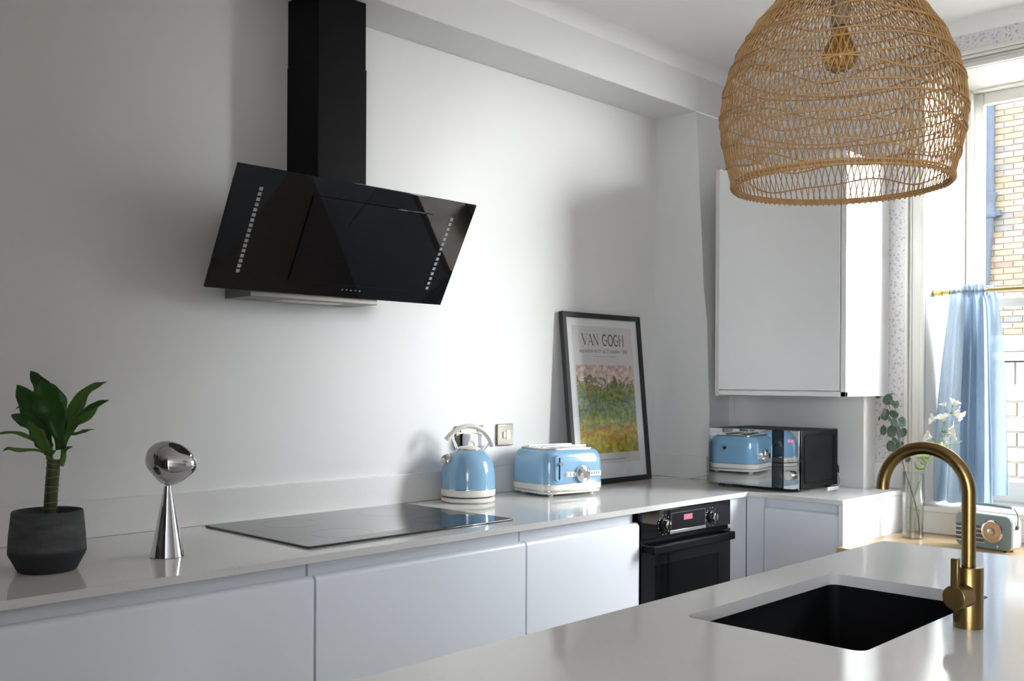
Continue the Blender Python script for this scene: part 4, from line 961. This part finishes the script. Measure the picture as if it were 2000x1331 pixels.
ib = empty('island_cabinet', (1.6, 0.7, 0), 0, 'white island base carrying the sink worktop', 'cabinet')
bd = MB(); bd.box(IX0 + 0.03, IX1 - 0.02, 1.155, 1.170, 0, 0.884); bd.box(IX0 + 0.03, IX1 - 0.02, 0.20, 0.215, 0, 0.884); bd.box(IX0 + 0.03, IX0 + 0.045, 0.215, 1.155, 0, 0.884); bd.box(IX1 - 0.035, IX1 - 0.02, 0.215, 1.155, 0, 0.884)
ch(bd.build('carcass', 'cabinet_white'), ib)
for k in range(4):
    x0 = IX0 + 0.04 + k * 0.575; ch(MB().box(x0, x0 + 0.570, 1.170, 1.186, 0.12, 0.85).build('door', 'cabinet_white', bevel=0.002), ib)
sk = empty('sink', (1.877, 0.9, 0.68), 0, 'black undermount sink in the island worktop', 'sink')
def basin(z0, z1, r_, off):
    p = rrect(1.577 + off, 2.177 - off, 0.722 + off, 1.073 - off, 0.022, 6); return [(*q, z1) for q in p], p
pA = rrect(1.571, 2.183, 0.716, 1.079, 0.028, 6); pB = rrect(1.571, 2.183, 0.716, 1.079, 0.028, 6); pC = rrect(1.60, 2.154, 0.745, 1.05, 0.03, 6)
n = len(pA); vs = [(*p, 0.8845) for p in pA] + [(*p, 0.72) for p in pB] + [(*p, 0.695) for p in pC]
fs = [(i, (i + 1) % n, n + (i + 1) % n, n + i) for i in range(n)] + [(n + i, n + (i + 1) % n, 2 * n + (i + 1) % n, 2 * n + i) for i in range(n)] + [tuple(range(2 * n, 3 * n))]
ch(MB().add(vs, fs).build('basin', 'sink_black', smooth=True, angle=50), sk)
ch(MB().lathe([(0.042, 0.0), (0.042, 0.004), (0.03, 0.005), (0.0, 0.005)], 32, (1.877, 0.9, 0.695), cap1=False).build('drain', 'black_satin', smooth=True), sk)

# ------------------------------------------------------------------ tap
tpx, tpy = 1.878, 0.662
fa = empty('kitchen_tap', (tpx, tpy, ZT), 0, 'brushed brass swan-neck tap behind the sink', 'tap')
A = lambda mb, name, **k: mb.build(name, 'brass', fa, **k)
A(MB().lathe([(0.0255, 0.0), (0.0255, 0.108), (0.0245, 0.110), (0.0125, 0.1105)], 48), 'tap_body', smooth=True, angle=35)
R_ = 0.080; zc = 0.241
arcp = [(0, 0, 0.105), (0, 0, 0.16), (0, 0, 0.21)] + [(0, R_ - R_ * math.cos(math.radians(a)), zc + R_ * math.sin(math.radians(a))) for a in range(0, 181, 6)] + [(0, 2 * R_, zc - 0.003)]
A(MB().tube(arcp, 0.0122, 28), 'spout', smooth=True, angle=50)
lev = A(MB().tube([(-0.018, 0, 0.060), (-0.056, 0.006, 0.060)], 0.0215, 40), 'lever_hub', bevel=0.0015)
MB().box(-0.056, -0.044, -0.002, 0.012, 0.074, 0.130).build('lever', 'brass', lev, bevel=0.002)

# ------------------------------------------------------------------ vase, foliage, flowers
VX, VY, VZ = 3.915, 1.592, 0.738
VS = 0.00201
va = empty('glass_vase', (VX, VY, VZ), RZ, 'tall clear glass cylinder vase on the oak worktop', 'vase')
MB().lathe([(0.0, 0.003), (0.034, 0.003), (0.037, 0.006), (0.0375, 0.02), (0.0385, 0.262), (0.0400, 0.263), (0.0395, 0.0), (0.0, 0.0)], 48, cap0=False, cap1=False).build('vase_shell', 'vase_glass', va, smooth=True, angle=40)
MB().lathe([(0.0365, 0.007), (0.0372, 0.120)], 40).build('water', 'water', va, smooth=True, angle=40)
def vc(cx, cy, d=0.0):
    u, v = 1700 + cx * 0.1202, 760 + cy * 0.1202
    return Vector(((u - 1784.5) * VS, d, (1048.5 - v) * VS))
eu = empty('eucalyptus_branch', (VX, VY, VZ), RZ, 'eucalyptus branch with round grey-green leaves in the vase', 'branch')
E_ = lambda mb, name, m, **k: mb.build(name, m, eu, **k)
bs = spline([Vector((0.027, -0.005, 0.012)), Vector((0.012, 0.0, 0.13)), vc(560, 1250, 0.0), vc(490, 900, 0.0), vc(420, 600, 0.0), vc(330, 330, 0.0), vc(270, 120, 0.0)], 6)
E_(MB().tube(bs, [0.0036 - 0.0026 * i / len(bs) for i in range(len(bs))], 8), 'stem', 'stem_brown', smooth=True)
bs2 = spline([vc(540, 1150, 0.0), vc(500, 820, 0.01), vc(470, 600, 0.015), vc(450, 380, 0.02), vc(430, 220, 0.02)], 6)
E_(MB().tube(bs2, [0.0028 - 0.0018 * i / len(bs2) for i in range(len(bs2))], 8), 'stem', 'stem_brown', smooth=True)
def rleaf(c, rx, rz, ang, tilt, mname, d=0.0, yaw=0.0):
    c0 = vc(*c, d); rows = []
    ax = Vector((math.cos(ang), 0, math.sin(ang))); bx_ = Vector((-math.sin(ang), 0, math.cos(ang))) * math.cos(tilt) + Vector((0, 1, 0)) * math.sin(tilt)
    ax = ax * math.cos(yaw) + Vector((0, 1, 0)) * math.sin(yaw)
    nn = ax.cross(bx_)
    k = VS * 0.1202
    for i in range(9):
        t = -1 + 2 * i / 8; w = math.sqrt(max(0, 1 - t * t)) * (1 - 0.12 * t)
        rows.append([c0 + ax * (rx * k * t) + bx_ * (rz * k * w * s_) + nn * (rx * k * (0.18 * t * t + 0.10 * abs(s_) * w)) for s_ in (-1, -0.5, 0, 0.5, 1)])
    return MB().grid(rows).build('leaf', mname, eu, smooth=True, solid=0.0005, angle=180)
for q in (((270, 140), 95, 75, 1.2, 0.3, 'eucalyptus_dark', -0.01), ((330, 60), 75, 25, 0.2, 0.9, 'eucalyptus_dark', 0.01), ((340, 190), 80, 40, 2.3, 0.5, 'eucalyptus', -0.02), ((425, 220), 70, 45, 1.3, 0.6, 'eucalyptus', 0.0),
          ((200, 340), 70, 30, 1.5, 0.6, 'eucalyptus', -0.02), ((260, 390), 105, 60, 1.3, 0.3, 'eucalyptus_dark', 0.01), ((380, 370), 85, 60, 2.5, 0.3, 'eucalyptus_dark', 0.0), ((350, 500), 75, 62, 1.9, 0.2, 'eucalyptus', -0.03),
          ((500, 500), 85, 72, 1.6, 0.2, 'eucalyptus', -0.01), ((555, 500), 70, 40, 1.4, 0.7, 'eucalyptus_dark', 0.01), ((215, 640), 85, 52, 1.5, 0.3, 'eucalyptus_dark', 0.0), ((300, 650), 105, 72, 1.6, 0.2, 'eucalyptus_dark', -0.03),
          ((420, 640), 120, 40, 2.0, 0.5, 'eucalyptus', -0.035), ((565, 680), 85, 62, 1.0, 0.4, 'eucalyptus_dark', 0.02), ((330, 890), 95, 80, 1.8, 0.2, 'eucalyptus_dark', -0.01), ((420, 800), 70, 40, 2.2, 0.5, 'eucalyptus', 0.01),
          ((180, 450), 40, 18, 1.2, 0.5, 'eucalyptus_dark', 0.02), ((270, 450), 45, 25, 1.6, 0.6, 'eucalyptus', -0.03), ((480, 870), 90, 45, 0.2, 0.5, 'eucalyptus_dark', 0.01), ((600, 1110), 55, 40, 0.9, 0.4, 'eucalyptus_dark', -0.01), ((420, 900), 60, 30, 2.0, 0.3, 'eucalyptus_dark', -0.02)):
    rleaf(*q)
fl = empty('flower_stem', (VX, VY, VZ), RZ, 'tall stem with white bell flowers in the vase', 'flower')
fs_ = spline([Vector((-0.018, 0.006, 0.04)), vc(720, 1750, 0.0), vc(880, 1300, 0.0), vc(960, 1100, 0.0), vc(1080, 870, 0.0), vc(1170, 640, 0.0), vc(1230, 430, 0.0), vc(1310, 260, 0.0)], 6)
MB().tube(fs_, [0.0024 - 0.0012 * i / len(fs_) for i in range(len(fs_))], 8).build('stem', 'stem_green', fl, smooth=True)
def bloom(c, size, ax, d, n=5):
    c0 = vc(*c, d); ax = Vector(ax).normalized(); k = size * VS * 0.1202 * 1.2
    u_ = ax.cross(Vector((0.3, 1, 0.2))).normalized(); w_ = ax.cross(u_)
    for p in range(n):
        a0 = 2 * math.pi * p / n; rows = []
        for i in range(7):
            t = i / 6; rr = k * (0.15 + 0.75 * t ** 1.2); hh = k * (1.1 * t - 0.35 * t ** 3) ; wv = 0.62 * math.sin(math.pi * min(1, t * 0.72 + 0.12))
            rows.append([c0 + ax * (hh + 0.06 * k * math.sin(5 * s_ + p)) * 1.0 + (u_ * math.cos(a0 + s_ * wv) + w_ * math.sin(a0 + s_ * wv)) * rr for s_ in (-1.1, -0.5, 0, 0.5, 1.1)])
        MB().grid(rows).build('petal', 'petal', fl, smooth=True, angle=180)
    MB().tube([c0 - ax * k * 0.35, c0, c0 + ax * k * 0.25], [0.0012, k * 0.16, k * 0.20], 8).build('calyx', 'stem_green', fl, smooth=True)
bloom((1330, 230), 95, (0.35, -0.3, 0.9), -0.01); bloom((1230, 255), 75, (-0.3, 0.1, 1), 0.01); bloom((1320, 350), 115, (0.9, -0.3, -0.05), -0.01); bloom((1390, 360), 90, (0.6, -0.6, -0.5), -0.02)
bloom((1200, 490), 110, (-0.35, -0.2, 0.9), 0.0); bloom((1100, 470), 90, (-0.9, 0.1, 0.2), 0.02); bloom((1215, 650), 150, (0.9, -0.35, 0.15), -0.01); bloom((1150, 740), 100, (0.6, -0.3, -0.4), -0.02); bloom((1040, 770), 110, (-0.8, 0.1, 0.3), 0.02)
def gleaf(pts, w, m='stem_green'):
    sp_ = spline([vc(*p) for p in pts], 5); rows = []
    for i, p in enumerate(sp_):
        f_ = i / (len(sp_) - 1); t = (sp_[min(i + 1, len(sp_) - 1)] - sp_[max(i - 1, 0)]).normalized(); sd = Vector((-t.z, 0.3, t.x)); ww = w * VS * 0.1202 * max(0.03, math.sin(math.pi * f_ ** 0.8))
        rows.append([p - sd * ww, p + Vector((0, 0.002, 0)), p + sd * ww])
    MB().grid(rows).build('leaf', m, fl, smooth=True, solid=0.0005, angle=180)
gleaf([(970, 1090), (860, 1060), (710, 1050, -0.01)], 45); gleaf([(1110, 850), (1160, 850), (1190, 920)], 35); gleaf([(920, 1190), (880, 1120), (870, 1060)], 22); gleaf([(900, 1260), (780, 1250), (720, 1130)], 30)
gleaf([(1100, 880), (1250, 900), (1480, 830)], 8); gleaf([(1100, 900), (1280, 860), (1510, 800)], 8); gleaf([(940, 1180), (1000, 1150), (1060, 1090)], 16); gleaf([(910, 1200), (840, 1170), (830, 1150)], 18)

# ------------------------------------------------------------------ radio
ra = empty('table_radio', (3.848, 1.308, 0.738), math.radians(-14.3), 'retro grey-green portable radio on the oak worktop', 'radio')
# local: -x is the front, y along the width (towards +y is picture left)
Rr = lambda mb, name, m, parent=ra, **k: mb.build(name, m, parent, **k)
RW, RH, RD = 0.111, 0.130, 0.065
def xprism(poly_yz, x0, x1):
    return MB().prism(poly_yz, x0, x1, 'x')
Rr(xprism(rrect(-RW, RW, 0.004, RH, 0.026, 8), 0.0, 0.012), 'front_panel', 'radio_green', bevel=0.005, seg=3)
Rr(xprism(rrect(-RW, RW, 0.004, RH, 0.026, 8), 0.011, RD), 'case', 'radio_top_lit', bevel=0.004, seg=3)
mb = MB()
for i in range(4):
    z = 0.028 + i * 0.0165; yr = 0.012 + (0.008 if i == 0 else 0) - i * 0.004
    Rr(MB().box(-0.003, 0.002, -0.005 + i * 0.004, RW - 0.006, z, z + 0.0085), 'speaker_slot', 'radio_slot', bevel=0.001)
    Rr(MB().box(-0.0035, 0.002, -0.012 + i * 0.004, RW - 0.003, z - 0.0050, z - 0.0015), 'speaker_bar', 'steel', bevel=0.0008)
dial = Rr(MB().tube([(0.0, -0.041, 0.071), (-0.005, -0.041, 0.071), (-0.007, -0.041, 0.071)], [0.043, 0.042, 0.038], 40), 'tuning_dial', 'chrome', smooth=True, angle=30)
MB().cyl((-0.0065, -0.041, 0.071), (-0.008, -0.041, 0.071), 0.036, 40).build('dial_face', 'radio_dial', dial)
MB().tube([(-0.008, -0.041, 0.071), (-0.016, -0.041, 0.071), (-0.018, -0.041, 0.071)], [0.014, 0.012, 0.006], 28).build('dial_knob', 'steel', dial, smooth=True, angle=30)
mk = MB()
for i in range(20):
    a = 2 * math.pi * i / 20; mk.box(-0.0086, -0.0079, -0.041 + 0.029 * math.cos(a) - 0.0012, -0.041 + 0.029 * math.cos(a) + 0.0012, 0.071 + 0.029 * math.sin(a) - 0.0012, 0.071 + 0.029 * math.sin(a) + 0.0012)
mk.build('dial_marks', 'radio_slot', dial)
Rr(MB().cyl((0, -0.062, 0.018), (-0.004, -0.062, 0.018), 0.0045, 16), 'button', 'chrome')
hd = spline([(0.035, RW + 0.004, RH - 0.03), (0.035, RW + 0.004, RH), (0.035, RW - 0.006, RH + 0.022), (0.035, RW - 0.020, RH + 0.030)], 6)
Rr(MB().tube(hd, 0.0025, 8), 'handle_arm', 'chrome', smooth=True)
hd = spline([(0.035, -RW - 0.004, RH - 0.045), (0.035, -RW - 0.004, RH), (0.035, -RW + 0.006, RH + 0.022), (0.035, -RW + 0.020, RH + 0.030)], 6)
Rr(MB().tube(hd, 0.0025, 8), 'handle_arm', 'chrome', smooth=True)
Rr(MB().tube([(0.035, RW - 0.020, RH + 0.030), (0.035, 0, RH + 0.032), (0.035, -RW + 0.020, RH + 0.030)], 0.0055, 10), 'handle_grip', 'radio_green', smooth=True)
for s_ in (-1, 1): Rr(MB().cyl((0.035, s_ * RW, RH - 0.040), (0.035, s_ * (RW + 0.006), RH - 0.040), 0.007, 16), 'handle_pivot', 'radio_slot', bevel=0.001)
for fx in (0.012, 0.052):
    for fy_ in (-0.08, 0.08): Rr(MB().cyl((fx, fy_, 0), (fx, fy_, 0.006), 0.007, 12), 'foot', 'black_plastic')

# ------------------------------------------------------------------ curtain and rod
cr_ = empty('curtain_rod', (4.155, 1.59, 1.722), 0, 'slim gold cafe curtain rod across the window', 'curtain rod')
ch(MB().cyl((4.155, 1.585, 1.722), (4.155, 0.13, 1.722), 0.0072, 20).build('rod', 'gold_rod', smooth=True, angle=60), cr_)
for y_, s_ in ((1.605, -1), (0.115, 1)):
    ch(MB().tube([(4.155, y_, 1.722), (4.155, y_ + s_ * 0.034, 1.722)], 0.0165, 28).build('end_cup', 'gold_rod', bevel=0.002), cr_)
    ch(MB().tube([(4.155, y_ + s_ * 0.034, 1.722), (4.155, y_ + s_ * 0.062, 1.722)], 0.0105, 24).build('end_collar', 'gold_rod', bevel=0.001), cr_)
def curtain(name, yt0, yt1, yb0, yb1, xoff, seed, nf, label, hem=True, zb=0.865):
    rnd = random.Random(seed); ph = [rnd.uniform(0, 6.28) for _ in range(6)]
    rows = []; nr, nc = 46, 120; ztop = 1.745
    for i in range(nr + 1):
        t = i / nr; z = ztop + (zb - ztop) * t; row = []
        e_ = t ** 0.75
        for j in range(nc + 1):
            s_ = j / nc
            y = (yt0 + (yt1 - yt0) * s_) * (1 - e_) + (yb0 + (yb1 - yb0) * s_) * e_
            a = (0.006 + 0.020 * min(1, t * 3.0))
            gath = math.sin(s_ * math.pi * 2 * nf * 2.6 + ph[3]) * 0.0055 * math.exp(-t * 14)
            x = a * (math.sin(s_ * math.pi * 2 * nf + ph[0] + 0.9 * math.sin(t * 2 + ph[1])) + 0.45 * math.sin(s_ * math.pi * 2 * nf * 1.7 + ph[2] + t * 1.5))
            if t < 0.05: x = math.sin(s_ * math.pi * 2 * nf * 2.2) * 0.004 + math.copysign(0, 1); 
            x += gath
            y += 0.35 * a * math.cos(s_ * math.pi * 2 * nf + ph[4])
            zz = z
            row.append((4.155 + xoff + x - 0.012 * (1 if t < 0.045 else math.exp(-(t - 0.045) * 20)), y, zz))
        rows.append(row)
    o = MB().grid(rows).build(name, 'linen_blue', smooth=True, angle=180)
    return tag(o, label, 'curtain')
curtain('cafe_curtain', 1.535, 1.402, 1.618, 1.375, 0.0, 4, 4.0, 'blue linen cafe curtain gathered on the gold rod')
curtain('cafe_curtain', 1.500, 1.385, 1.530, 1.352, 0.060, 11, 3.0, 'sheerer blue curtain panel hanging behind the linen one', zb=0.90)

# ------------------------------------------------------------------ rattan pendant
LX, LY, LZ = 2.003, 0.974, 1.772
pd = empty('pendant_lamp', (LX, LY, LZ), 0, 'large woven rattan dome pendant lamp above the island', 'pendant lamp')
RP = [(0.0, 0.221), (0.03, 0.229), (0.07, 0.239), (0.11, 0.246), (0.153, 0.249), (0.2, 0.243), (0.246, 0.230), (0.29, 0.211), (0.33, 0.188), (0.365, 0.160), (0.394, 0.131), (0.42, 0.096), (0.438, 0.062), (0.447, 0.036)]
def rad(z):
    z = max(0, min(0.447, z))
    for (a, ra_), (b_, rb) in zip(RP[:-1], RP[1:]):
        if z <= b_: return ra_ + (rb - ra_) * (z - a) / (b_ - a)
    return RP[-1][1]
def prz(s_):      # arc-length like parameter -> height
    return 0.447 * (s_ if s_ < 0.8 else s_)
wv = MB(); rnd = random.Random(5); N = 104
for fam in (-1, 1):
    for k in range(N):
        a0 = 2 * math.pi * (k + (0.5 if fam > 0 else 0)) / N + rnd.uniform(-0.004, 0.004)
        tw = 0.68 + rnd.uniform(-0.01, 0.01); pts = []
        for i in range(27):
            s_ = i / 26; z = 0.447 * math.sin(s_ * math.pi / 2) ** 0.95 if s_ < 1 else 0.447
            ang = a0 + fam * tw * (s_ ** 1.15) * 1.25 
            r = rad(z) + fam * 0.0012
            pts.append((r * math.cos(ang), r * math.sin(ang), z))
        wv.tube(pts, 0.00125, 4, caps=False)
o = wv.build('lattice_weave', 'rattan', pd, smooth=True, angle=180); o['kind'] = 'stuff'
wb = MB()
bands = [(0.040, 0.014, 4, 0.3), (0.092, 0.013, 4, 1.1), (0.104, 0.014, 4, 3.6), (0.135, 0.003, 3, 0.5), (0.150, 0.004, 3, 2.5), (0.196, 0.015, 4, 0.9), (0.208, 0.013, 4, 3.6),
         (0.246, 0.003, 3, 1.0), (0.256, 0.004, 3, 3.1), (0.296, 0.012, 4, 2.2), (0.306, 0.011, 4, 5.2), (0.345, 0.003, 3, 0.7), (0.385, 0.004, 3, 1.9), (0.420, 0.002, 3, 0.1)]
for zc_, am, nw, ph in bands:
    pts = []
    for i in range(150):
        a = 2 * math.pi * i / 150; z = max(0.006, zc_ + am * math.sin(nw * a + ph) + 0.3 * am * math.sin(2 * nw * a + ph * 3)); r = rad(z) + 0.0030
        pts.append((r * math.cos(a), r * math.sin(a), z))
    wb.tube(pts, 0.0017, 5, closed=True)
o = wb.build('wavy_bands', 'rattan', pd, smooth=True, angle=180); o['kind'] = 'stuff'
rm = MB()
for dz, dr_, rr in ((0.0, 0.0, 0.0032), (0.008, 0.003, 0.0024), (0.004, -0.003, 0.0022)):
    rm.tube([((0.221 + dr_) * math.cos(a), (0.221 + dr_) * math.sin(a), dz) for a in [2 * math.pi * i / 120 for i in range(120)]], rr, 6, closed=True)
rm.build('rim', 'rattan', pd, smooth=True, angle=180)
lash = MB()
for i in range(104):
    a = 2 * math.pi * i / 104; c_, s_ = math.cos(a), math.sin(a)
    lash.tube([((0.221 + dr_) * math.cos(a + da), (0.221 + dr_) * math.sin(a + da), dz) for dr_, dz, da in ((0.006, 0.010, 0.0), (0.006, 0.0, 0.008), (0.0, -0.0055, 0.014), (-0.005, 0.0, 0.02), (-0.003, 0.010, 0.026))], 0.0013, 4, caps=False)
o = lash.build('rim_lashing', 'rattan', pd, smooth=True, angle=180); o['kind'] = 'stuff'
MB().lathe([(0.020, 0.447), (0.040, 0.446), (0.042, 0.452), (0.020, 0.456)], 32).build('top_cap', 'rattan', pd, smooth=True)
MB().lathe([(0.019, 0.450), (0.020, 0.352), (0.018, 0.345), (0.016, 0.338)], 32).build('lamp_holder', 'socket_taupe', pd, smooth=True, angle=35)
bu = MB().lathe([(0.0135, 0.338), (0.0135, 0.330), (0.016, 0.322), (0.024, 0.308), (0.033, 0.294), (0.037, 0.278), (0.0355, 0.263), (0.029, 0.250), (0.018, 0.242), (0.006, 0.239), (0.0, 0.239)], 40, cap1=False).build('bulb', 'amber_glass', pd, smooth=True, angle=180)
fm = MB()
for k in range(6):
    a = 2 * math.pi * k / 6; fm.tube([(0.006 * math.cos(a), 0.006 * math.sin(a), 0.32), (0.014 * math.cos(a + .3), 0.014 * math.sin(a + .3), 0.265)], 0.0012, 5)
fm.tube([(0, 0, 0.335), (0, 0, 0.262)], 0.0035, 8)
fm.build('filament', 'gold_rod', bu)
MB().lathe([(0.0125, 0.352), (0.0135, 0.344), (0.0125, 0.336), (0.0135, 0.330)], 24).build('screw_cap', 'steel', pd, smooth=True)
MB().cyl((0, 0, 0.455), (0, 0, ZC - LZ - 0.02), 0.004, 10).build('cord', 'socket_taupe', pd)
MB().lathe([(0.05, ZC - LZ - 0.028), (0.05, ZC - LZ - 0.001)], 32).build('ceiling_rose', 'socket_taupe', pd, smooth=True, angle=35)
